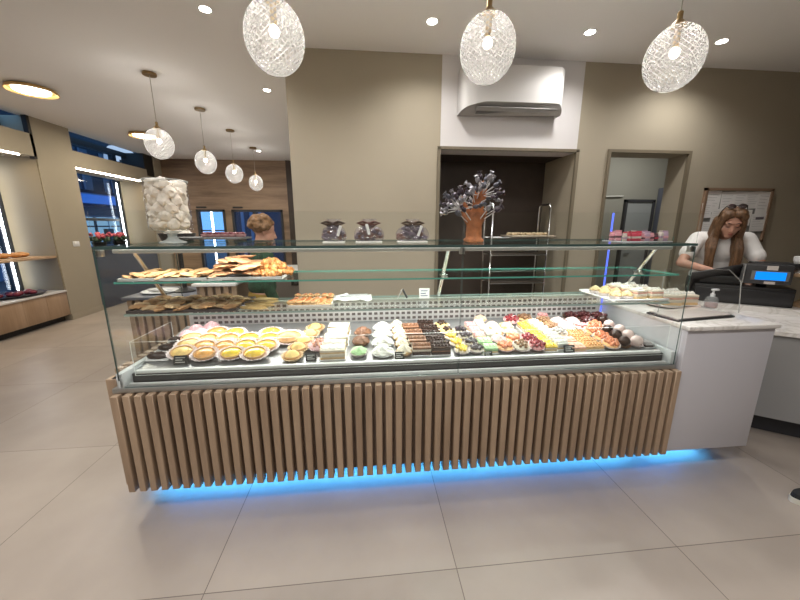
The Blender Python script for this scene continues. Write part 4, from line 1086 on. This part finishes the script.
for k, (x, y) in enumerate(((1.945, 1.94), (2.055, 1.94), (1.95, 2.04), (2.055, 2.04))):
    place_kind(WC, (x, y, .899), (0, 0, .16 * k - .3), 1.3, 'layered cream cake with white rosettes on the round plate', 'cream cake', 'cakes on the round plate', 'cream_cake')

# ------------------------------------------------------------------ food on the upper shelf
CLR = pm('clear_tray_plastic', (.5, .5, .48), .25)
tray('serving_tray', 'pale long tray of gold biscuits on the left of upper shelf', -1.125, -.735, 1.61, 1.86, S1, CLR)
RM = [MB().ball((0, 0, .008), (.030, .026, .010), 2, .3, 2.5, k, flat=.7).mesh('gold_biscuit', RING) for k in range(4)]
for k in range(40):
    x = -1.09 + (k % 10) * .036 + random.uniform(-.006, .006); y = 1.64 + (k // 10) * .052 + random.uniform(-.008, .008)
    o = inst('gold_biscuit', RM[k % 4], None, (x, y, S1 + .007 + .012 * (k % 2)), (random.uniform(-.3, .3), random.uniform(-.3, .3), k))
    tag(o, 'small pale gold biscuit on the long tray, left of upper shelf', 'biscuit', 'gold biscuits on the upper shelf')
tray('serving_tray', 'pale square tray of pastries in the middle of left upper shelf', -.73, -.40, 1.61, 1.86, S1, CLR)
FM = [MB().ball((0, 0, .006), (.062, .048, .009), 3, .4, 2.2, k).mesh('flat_pastry', FLATP) for k in range(5)]
for k in range(22):
    a = k * 2.4; q = .026 * math.sqrt(k % 11)
    o = inst('flat_pastry', FM[k % 5], None, (-.62 + q * math.cos(a) * 1.3, 1.73 + q * math.sin(a), S1 + .012 + .0035 * (22 - k) * (1 - .3 * (k % 2))), (random.uniform(-.22, .22), random.uniform(-.22, .22), k * 1.3))
    tag(o, 'flat browned pastry in the stacked heap left of the fried puffs', 'pastry', 'heap of flat pastries')
GM = []
for k in range(5):
    m = MB()
    for j in range(4): m.ball((.012 * math.cos(j * 2.1 + k), .012 * math.sin(j * 2.1 + k), .012 + .004 * j), (.016, .013, .014), 2, .5, 2.5, k * 5 + j)
    GM.append(m.mesh('fried_puff', GOLD))
for k in range(46):
    lvl = 0 if k < 24 else (1 if k < 38 else 2)
    j = k if lvl == 0 else (k - 24 if lvl == 1 else k - 38)
    a = j * 2.4; q = (.0175, .016, .015)[lvl] * math.sqrt(j)
    o = inst('fried_puff', GM[k % 5], None, (-.475 + q * math.cos(a), 1.73 + q * math.sin(a), S1 + .008 + lvl * .022), (random.uniform(-.5, .5), random.uniform(-.5, .5), k), (1.05, 1.05, 1.05))
    tag(o, 'knobbly golden fried puff in the mound at the end of upper shelf tray', 'fried puff', 'mound of fried puffs')

# ------------------------------------------------------------------ things standing on the top glass
jx, jy = -1.005, 1.88
jar = thing('pedestal_jar', 'tall glass pedestal jar full of white meringues on case top', 'jar', (jx, jy, TOP))
obj('jar_body', MB().lathe([(.088, .060), (.095, .064), (.098, .075), (.098, .305), (.094, .305), (.094, .077), (.09, .068)], 40, cap1=True, cap0=True), JARG, jar)
obj('jar_rim', MB().lathe([(.095, .300), (.100, .303), (.100, .308), (.095, .311), (.092, .308)], 40, cap0=False, cap1=False), glass('jar_rim_glass', (.8, .82, .82), 1.5, .25), jar)
obj('jar_foot', MB().lathe([(.062, 0), (.062, .004), (.03, .016), (.02, .03), (.024, .048), (.05, .060)], 32), glass('jar_foot_glass', (.85, .87, .87), 1.4, .35), jar)
random.seed(5)
lv = 0; k = 0
for lv in range(6):
    for j in range(8):
        if j == 0: x = y = 0
        else: a = 2 * PI * (j - 1) / 7 + lv * .45; x, y = .061 * math.cos(a), .061 * math.sin(a)
        z = TOP + .096 + lv * .0375 + random.uniform(-.004, .004)
        if lv == 5 and j in (2, 5): continue
        o = inst('meringue', MERM[k % 5], None, (jx + x, jy + y, z), (random.uniform(0, 6), random.uniform(0, 6), random.uniform(0, 6)), (1.08, 1.08, 1.08)); k += 1
        tag(o, 'white meringue piled inside the tall glass jar', 'meringue', 'meringues in the glass jar')
# gift bags of chocolates
RIB = [pm('brown_ribbon', (.06, .03, .02), .4), pm('dark_red_ribbon', (.12, .04, .03), .4), pm('coffee_ribbon', (.09, .05, .03), .4)]
CELLO = glass('cellophane', (.93, .92, .95), 2.0, .07, (.55, .5, .58))
CHOCS = [food('wrapped_choc_brown', (.13, .05, .025), .35, .4, 30), food('wrapped_choc_mauve', (.13, .10, .125), .3, .4, 30)]
for i, (x, wd, hh, wh, cm) in enumerate(((-.172, .062, .062, 'leftmost of the three, with a knob bow', 1), (.012, .078, .062, 'middle of the three, with brown chocolates', 0), (.245, .088, .066, 'rightmost and widest of the three', 1))):
    t = thing('gift_bag', f'cellophane gift bag of chocolates on case top, {wh}', 'gift bag', (x, 1.83, TOP), 0, 'gift bags on the case top')
    obj('card_base', MB().bbox(-wd * .9, wd * .9, -.045, .045, 0, .006, .002), pm('pale_card', (.75, .72, .68), .7), t)
    m = MB(); rr = random.Random(i)
    for k in range(60):
        a = k * 2.4; q = math.sqrt(k / 60)
        m.mi = 0 if rr.random() < (.7 if cm == 0 else .25) else 1
        m.ball((q * wd * .86 * math.cos(a), q * .040 * math.sin(a), .02 + .062 * rr.random() * (1.2 - q ** 3)), (.015, .011, .012), 1, .3, 2, k)
    obj('chocolates', m, CHOCS, t)
    m = MB(); m.lathe([(wd * .82, .006), (wd, .02), (wd * 1.0, .05), (wd * .8, .075), (wd * .35, .092), (.010, .098)], 36, flute=.05, nf=9, sy=.046 / wd * 1.1)
    wr = obj('wrapping', m, CELLO, t)
    m = MB(); m.lathe([(.010, .094), (.016, .100), (.030, .118), (.034, .122)], 20, flute=.25, nf=5, cap0=False, cap1=False)
    obj('gathered_top', m, CELLO, t)
    m = MB()
    for sgn in (-1, 1):
        m.tube([(0, -.012, .096), (sgn * .03, -.03, .108), (sgn * .060, -.026, .100), (sgn * .03, -.030, .092), (0, -.012, .096)], .007, 8)
    m.ball((0, -.012, .097), (.011, .009, .010), 2)
    obj('ribbon_bow', m, RIB[i], t)
    obj('gift_label', MB().bbox(-.007, .007, -.056, -.054, .04, .095, .001, 1, M=Matrix.Rotation(R((18, -14, 20)[i]), 4, 'Y') @ Matrix.Translation((.012, .004, .0))), PAPER, t)
# terracotta tree with lollipops
tr = thing('lollipop_tree', 'terracotta hand-shaped tree stand on case top', 'tree stand', (.587, 1.83, TOP))
TERRA = pm('terracotta', (.36, .12, .04), .6, var=.3, vscale=30, bump=.4, bscale=30)
m = MB(); m.capsule((0, 0, .04), (0, 0, .14), .050, .046, 18)
TS = .88
br = [((-.02, 0, .13), (-.060, 0, .21), (-.085, .0, .27)), ((.0, 0, .14), (.0, 0, .23), (-.005, .0, .30)), ((.02, 0, .14), (.045, 0, .24), (.065, 0, .32)), ((.01, .0, .2), (.035, .0, .30), (.045, .0, .36)), ((.03, 0, .12), (.06, 0, .16), (.075, 0, .19)), ((-.03, 0, .12), (-.06, 0, .15), (-.08, 0, .185))]
for a, b_, c in br: m.capsule(a, b_, .026, .017); m.capsule(b_, c, .017, .008)
m.box(-.052, .052, -.05, .05, 0, .02)
fused('tree_body', m, TERRA, tr, .006, 3)
tr.scale = (TS, TS, TS)
WRAPS = [pm('wrapper_plum', (.06, .045, .06), .3, .3, var=.4, vscale=60), pm('wrapper_silver', (.30, .29, .32), .28, .6, var=.3, vscale=60), pm('wrapper_slate', (.10, .10, .125), .3, .4)]
STICK = pm('lolly_stick', (.62, .6, .6), .5)
LOL = []
for k in range(3):
    m = MB(); m.tube([(0, 0, 0), (0, 0, .07)], .0028, 6)
    s_ = MB(); s_.ball((0, 0, .083), (.014, .012, .019), 2, .25, 3, k).lathe([(.004, .098), (.012, .112), (.010, .113)], 12, flute=.3, nf=4)
    LOL.append([('stick', m.mesh('stick', STICK)), ('wrapped_candy', s_.mesh('wrapped_candy', WRAPS[k]))])
rr = random.Random(11)
def lolly(p, d, k):
    q = Vector(d).normalized().to_track_quat('Z', 'Y').to_euler()
    place_kind(LOL[k % 3], (.587 + p[0] * TS, 1.83 + p[1] * TS, TOP + p[2] * TS), q, rr.uniform(.82, 1.02), 'wrapped chocolate lollipop stuck in the terracotta tree', 'lollipop', 'lollipops in the terracotta tree', 'lollipop')
n = 0
for cen, cnt, rad in (((-.085, 0, .225), 22, .052), ((.045, 0, .31), 20, .05), ((.0, 0, .25), 12, .03)):
    for k in range(cnt):
        a = k * 2.4; el = -.35 + 1.7 * (k + .5) / cnt
        d = Vector((math.cos(a) * math.cos(el), math.sin(a) * math.cos(el) * .8, math.sin(el)))
        d.x += -.45 if cen[0] < -.05 else (.25 if cen[0] > .02 else 0)
        d.normalize()
        lolly((cen[0] + d.x * rad * .25, d.y * rad * .25, cen[2] + d.z * rad * .4 - .03), d, n); n += 1
for d, p in (((1, -.3, .7), (.055, -.02, .14)), ((.9, -.2, .55), (.06, -.01, .16)), ((-1, -.4, .8), (-.05, -.02, .12)), ((-.8, -.4, .9), (-.03, -.03, .13)), ((.5, -.5, .9), (.02, -.03, .13))):
    lolly(p, d, n); n += 1
# candy cups at the left, packs at the right
t = thing('slate_board', 'narrow grey slate board with candy cups on case top', 'board', (-.86, 2.04, TOP), R(-4))
obj('board', MB().bbox(-.20, .17, -.09, .09, .012, .024, .003), pm('slate', (.12, .12, .125), .45), t)
for x in (-.17, .14): obj('foot', MB().box(x - .012, x + .012, -.06, .06, 0, .012), BLACK, t, False)
CCM = [('paper_cup', cup(MB(), .013, .019, .016).mesh('paper_cup', pm('rose_paper', (.62, .34, .34), .7))), ('candy', MB().ball((0, 0, .018), (.014, .014, .010), 2, .2).mesh('candy', food('dark_red_candy', (.16, .03, .04), .35, .3)))]
for k in range(12):
    place_kind(CCM, (-.905 + (k % 6) * .038, 2.01 + (k // 6) * .05, TOP + .0245 + .028 * (k // 6 if False else 0)), (0, 0, k), 1, 'dark red candy in a rose paper cup on the slate board', 'candy', 'candies on the slate board', 'candy_cup')
t = thing('acrylic_tray', 'clear tray of pink candy packs at right of case top', 'tray', (1.50, 1.76, TOP))
obj('tray_base', MB().bbox(-.15, .15, -.075, .075, 0, .005, .002), pm('acrylic', (.6, .6, .62), .2), t)
obj('tray_wall', MB().box(-.15, .15, -.075, -.073, .005, .03, thin='Y').box(-.15, .15, .073, .075, .005, .03, thin='Y').box(-.15, -.148, -.075, .075, .005, .03, thin='X').box(.148, .15, -.075, .075, .005, .03, thin='X'), [GLASS, EDGE], t, False)
PKC = [pm('pack_red', (.55, .06, .10), .4), pm('pack_pink', (.66, .32, .36), .4), pm('pack_cream', (.66, .58, .52), .4), pm('pack_dark', (.10, .05, .06), .4), pm('pack_mauve', (.45, .32, .42), .4)]
PKM = []
for k in range(5):
    m = MB(); m.bbox(-.012, .012, -.010, .010, 0, .040, .004).box(-.013, .013, -.001, .001, .038, .050)
    PKM.append([('pack_body', m.mesh('pack_body', PKC[k])), ('pack_band', MB().box(-.0125, .0125, -.0105, .0105, .014, .024).mesh('pack_band', PKC[(k + 2) % 5]))])
for k in range(30):
    kk = rr.randrange(5); cn_ = ('red', 'pink', 'cream', 'dark', 'mauve')[kk]
    place_kind(PKM[kk], (1.385 + (k % 10) * .026, 1.71 + (k // 10) * .048, TOP + .0055), (0, 0, rr.uniform(-.5, .5)), rr.uniform(.72, 1.15), f'small {cn_} candy pack standing in the clear tray', 'candy pack', f'{cn_} candy packs in the clear tray', 'candy_pack')

# ------------------------------------------------------------------ people
SKIN = pm('skin', (.50, .27, .19), .5, var=.06, vscale=20, sss=.08)
def hand(m, wrist, palm_dir, normal, side=1, curl=.5, k=1.0):
    """palm, four unequal bent fingers and a thumb leaving the side of the palm near its base"""
    d = Vector(palm_dir).normalized(); nn = Vector(normal).normalized(); nn = (nn - d * nn.dot(d)).normalized(); s_ = d.cross(nn) * side
    w0 = Vector(wrist)
    m.capsule(w0 - d * .01, w0 + d * .03 * k, .022 * k, .026 * k)
    for o in (-.024, -.008, .008, .024):
        m.capsule(w0 + d * .02 * k + s_ * o * .7 * k, w0 + d * .085 * k + s_ * o * k, .014 * k, .0115 * k)
    for i, L_ in enumerate((.070, .080, .074, .058)):
        o = (-.028, -.0095, .0095, .028)[i]
        p = w0 + d * .088 * k + s_ * o * k; dd = d + s_ * o * 3
        for j, f in enumerate((.45, .32, .23)):
            dd = (dd - nn * curl * (.35 + .25 * j)).normalized()
            q = p + dd * L_ * f * k
            m.capsule(p, q, (.0092 - .0009 * j) * k, (.0085 - .0009 * j) * k, 10); p = q
    p = w0 + d * .025 * k - s_ * .022 * k
    dd = (d * .7 - s_ * .75 - nn * .25).normalized()
    q = p + dd * .042 * k; m.capsule(p, q, .0125 * k, .0105 * k, 10)
    q2 = q + (dd * .4 + d * .8 - nn * .2).normalized() * .032 * k; m.capsule(q, q2, .010 * k, .008 * k, 10)

wr = thing('person', 'woman in white t-shirt with long light brown hair, looking down at the register', 'person', (3.175, 2.76, 0), R(-35))
Hm = Matrix.Translation((0, -.135, 1.425)) @ Matrix.Rotation(R(24), 4, 'X')
h = lambda x, y, z: Hm @ Vector((x, y, z))
def hball(m, c, r, sub=3): m.ball(c, r, sub, M=Hm)
LS, RS = Vector((.165, .0, 1.285)), Vector((-.165, .0, 1.285))
RE, RW = Vector((-.290, -.19, 1.075)), Vector((-.105, -.28, 1.03))
LE, LW = Vector((.275, -.09, 1.05)), Vector((.17, -.24, .97))
m = MB()
hball(m, (0, .012, .035), (.074, .092, .088)); hball(m, (0, -.030, -.035), (.058, .062, .078)); hball(m, (0, -.062, -.088), (.030, .028, .024))
hball(m, (.042, -.055, -.025), (.022, .022, .026)); hball(m, (-.042, -.055, -.025), (.022, .022, .026))
m.capsule(h(0, -.084, .010), h(0, -.106, -.030), .009, .0125, 12); hball(m, (.010, -.098, -.034), (.008, .008, .007)); hball(m, (-.010, -.098, -.034), (.008, .008, .007))
hball(m, (0, -.078, .035), (.055, .02, .018))
hball(m, (.030, -.082, .010), (.015, .009, .010)); hball(m, (-.030, -.082, .010), (.015, .009, .010))
hball(m, (0, -.088, -.058), (.020, .010, .006)); hball(m, (0, -.086, -.067), (.017, .010, .006))
hball(m, (.076, .012, -.005), (.010, .018, .030)); hball(m, (-.076, .012, -.005), (.010, .018, .030))
m.capsule(Vector((0, .01, 1.27)), h(0, .015, -.05), .056, .050)
# torso, hips, legs
m.ball((0, .02, 1.21), (.165, .098, .13), 3); m.ball((0, .06, 1.07), (.135, .095, .14), 3); m.ball((0, .09, .93), (.165, .115, .13), 3)
m.capsule(LS, RS, .056, .056)
for s_ in (1, -1):
    m.capsule((s_ * .085, .09, .88), (s_ * .09, .07, .50), .082, .056); m.capsule((s_ * .09, .07, .50), (s_ * .09, .10, .10), .054, .036)
    m.capsule((s_ * .09, .11, .05), (s_ * .095, -.06, .035), .036, .030)
for S_, E_, W_, sd in ((RS, RE, RW, 1), (LS, LE, LW, -1)):
    m.capsule(S_, E_, .050, .038); m.capsule(E_, W_, .038, .026)
    hand(m, W_ + (W_ - E_).normalized() * .012, (W_ - E_) + Vector((0, -.06, -.04)), (0, -.1, 1), sd, .6)
fused('body', m, SKIN, wr, .0065, 3)
m = MB()
m.ball((0, .02, 1.20), (.182, .115, .15), 3); m.ball((0, .06, 1.07), (.155, .115, .15), 3); m.ball((0, .085, .95), (.170, .125, .10), 3)
m.capsule(LS + Vector((-.03, .0, -.0)), RS + Vector((.03, 0, 0)), .068, .068)
for S_, E_ in ((RS, RE), (LS, LE)):
    mid = S_.lerp(E_, .58); m.capsule(S_, mid, .066, .062)
    d = (E_ - S_).normalized(); m.capsule(mid - d * .012, mid + d * .004, .066, .066)
fused('t_shirt', m, pm('white_cotton', (.80, .78, .76), .85, bump=.2, bscale=25), wr, .008, 3)
m = MB()
m.ball((0, .09, .90), (.178, .130, .11), 3)
for s_ in (1, -1):
    m.capsule((s_ * .085, .09, .88), (s_ * .09, .07, .50), .094, .068); m.capsule((s_ * .09, .07, .50), (s_ * .09, .10, .10), .066, .055)
fused('trousers', m, pm('black_trousers', (.015, .015, .017), .8), wr, .012, 3)
for s_ in (1, -1):
    m = MB(); m.capsule((s_ * .09, .115, .045), (s_ * .095, -.075, .04), .044, .04); m.bm.verts.ensure_lookup_table()
    for v in m.bm.verts: v.co.z = max(v.co.z, 0)
    obj('shoe', m, BLACK, wr)
HAIR = pm('light_brown_hair', (.15, .078, .036), .42, var=.5, vscale=14, stretch=(9, 9, .7), bump=.5, bscale=30)
m = MB()
hball(m, (0, .026, .044), (.083, .096, .090)); hball(m, (0, .060, -.02), (.088, .066, .105))
for s_ in (1, -1):
    hball(m, (s_ * .034, -.030, .098), (.052, .058, .040)); hball(m, (s_ * .060, -.050, .072), (.032, .036, .040))
    for dx, dy, r0 in ((0, 0, .85), (-.012, .032, 1.0), (-.018, -.012, .55), (.006, .02, .6)):
        ch = [h(s_ * (.058 + dx * .4), -.052 + dy, .070), h(s_ * (.074 + dx * .3), -.046 + dy, .020), h(s_ * (.078 + dx * .4), -.042 + dy, -.05), h(s_ * (.082 + dx), -.030 + dy, -.12), Vector((s_ * (.094 + dx), -.145 + dy, 1.21)), Vector((s_ * (.098 + dx), -.145 + dy, 1.12)), Vector((s_ * (.096 + dx * 1.4), -.140 + dy, 1.05)), Vector((s_ * (.090 + dx * 1.8), -.135 + dy, 1.0))]
        rs = [.027, .027, .028, .030, .032, .031, .026, .009]
        for i in range(len(ch) - 1): m.capsule(ch[i], ch[i + 1], rs[i] * r0, rs[i + 1] * r0)
    ch = [h(s_ * .055, .05, .0), Vector((s_ * .075, -.03, 1.30)), Vector((s_ * .084, -.09, 1.20)), Vector((s_ * .088, -.115, 1.10))]
    for i in range(3): m.capsule(ch[i], ch[i + 1], (.05, .045, .040, .03)[i], (.05, .045, .040, .03)[i + 1])
fused('hair', m, HAIR, wr, .0065, 2)
LASH = pm('dark_lash', (.045, .02, .015), .6)
for s_ in (1, -1):
    obj('eyebrow', MB().tube([h(s_ * .014, -.096, .031), h(s_ * .032, -.094, .037), h(s_ * .050, -.078, .031)], [.002, .0035, .0015], 8), LASH, wr)
    obj('eyelash', MB().tube([h(s_ * .016, -.090, .004), h(s_ * .030, -.094, -.0005), h(s_ * .045, -.084, .003)], [.0015, .0028, .0015], 8), LASH, wr)
obj('lips', MB().ball((0, -.0925, -.058), (.019, .007, .0042), 2, M=Hm).ball((0, -.091, -.066), (.016, .007, .005), 2, M=Hm), pm('lips', (.42, .14, .12), .45), wr)
# sunglasses pushed up on her hair
Rw = Matrix.Translation((3.175, 2.76, 0)) @ Matrix.Rotation(R(-35), 4, 'Z')
sg = thing('sunglasses', 'dark sunglasses pushed up on the woman\'s hair', 'sunglasses', Rw @ h(0, -.02, .135))
sg.rotation_euler = (Rw.to_3x3() @ Hm.to_3x3() @ Matrix.Rotation(R(-48), 3, 'X')).to_euler()
for s_ in (1, -1):
    obj('lens', MB().ball((s_ * .034, -.026, .008), (.029, .008, .022), 3), pm('mirror_lens', (.10, .08, .08), .06, .9), sg)
    obj('temple', MB().tube([(s_ * .062, -.024, .015), (s_ * .078, .03, .0), (s_ * .084, .09, -.03)], .003, 8), BLACK, sg)
obj('bridge', MB().tube([(-.008, -.03, .012), (.008, -.03, .012)], .003, 8), BLACK, sg)

# second person, behind the case at left
p2 = thing('person', 'person with short curly hair, dark green top and mustard trousers behind the case', 'person', (-.93, 3.10, 0), R(118))
Hm = Matrix.Translation((0, -.035, 1.352)) @ Matrix.Rotation(R(14), 4, 'X')
m = MB()
hball(m, (0, .012, .035), (.074, .092, .088)); hball(m, (0, -.030, -.035), (.058, .062, .078)); hball(m, (0, -.062, -.088), (.030, .028, .024))
m.capsule(h(0, -.084, .010), h(0, -.106, -.030), .009, .0125, 12); hball(m, (0, -.088, -.060), (.020, .010, .009))
hball(m, (.030, -.082, .010), (.015, .009, .010)); hball(m, (-.030, -.082, .010), (.015, .009, .010))
hball(m, (.076, .012, -.005), (.010, .018, .030)); hball(m, (-.076, .012, -.005), (.010, .018, .030))
m.capsule(Vector((0, .01, 1.19)), h(0, .015, -.05), .052, .048)
m.ball((0, .0, 1.08), (.155, .095, .13), 3); m.ball((0, .01, .93), (.14, .10, .14), 3); m.ball((0, .02, .79), (.16, .115, .12), 3)
m.capsule((.15, 0, 1.14), (-.15, 0, 1.14), .052, .052)
A = []
for s_ in (1, -1):
    S_, E_, W_ = Vector((s_ * .16, 0, 1.14)), Vector((s_ * .215, .02, .90)), Vector((s_ * .20, -.06, .70))
    A.append((S_, E_, W_))
    m.capsule(S_, E_, .046, .036); m.capsule(E_, W_, .036, .025)
    hand(m, W_ + (W_ - E_).normalized() * .012, W_ - E_, (s_, 0, 0), s_, .35)
    m.capsule((s_ * .08, .02, .76), (s_ * .085, .0, .43), .078, .054); m.capsule((s_ * .085, .0, .43), (s_ * .085, .03, .09), .052, .036)
    m.capsule((s_ * .085, .04, .045), (s_ * .09, -.10, .035), .034, .03)
fused('body', m, SKIN, p2, .0075, 3)
m = MB()
m.ball((0, .0, 1.08), (.172, .112, .14), 3); m.ball((0, .01, .95), (.158, .116, .14), 3); m.ball((0, .02, .87), (.165, .12, .10), 3)
m.capsule((.145, 0, 1.14), (-.145, 0, 1.14), .062, .062)
for S_, E_, W_ in A: m.capsule(S_, E_, .060, .050); m.capsule(E_, E_.lerp(W_, .8), .050, .040)
m.capsule((0, .01, 1.16), (0, 0, 1.215), .075, .066)
fused('jumper', m, pm('dark_green_knit', (.012, .045, .022), .9, var=.4, vscale=20), p2, .010, 3)
m = MB()
m.ball((0, .02, .78), (.168, .125, .10), 3)
for s_ in (1, -1): m.capsule((s_ * .08, .02, .76), (s_ * .085, .0, .43), .088, .066); m.capsule((s_ * .085, .0, .43), (s_ * .085, .03, .09), .062, .052)
fused('trousers', m, pm('mustard_cloth', (.30, .19, .035), .85), p2, .010, 3)
for s_ in (1, -1):
    m = MB(); m.capsule((s_ * .085, .045, .045), (s_ * .09, -.115, .04), .042, .038)
    for v in m.bm.verts: v.co.z = max(v.co.z, 0)
    obj('shoe', m, BLACK, p2)
m = MB()
hball(m, (0, .030, .050), (.090, .095, .088))
rr = random.Random(4)
for k in range(70):
    u = rr.uniform(-.35, 1); a = rr.uniform(0, 2 * PI); q = math.sqrt(max(0, 1 - u * u))
    x, y, z = q * math.cos(a), q * math.sin(a), u
    if y < -.45 and z < .45: continue
    hball(m, (x * .088, .030 + y * .092, .045 + z * .088), (.026, .026, .024), 2)
fused('curly_hair', m, pm('curly_brown_hair', (.20, .105, .045), .6, var=.5, vscale=40, bump=.6, bscale=60), p2, .0065, 1)
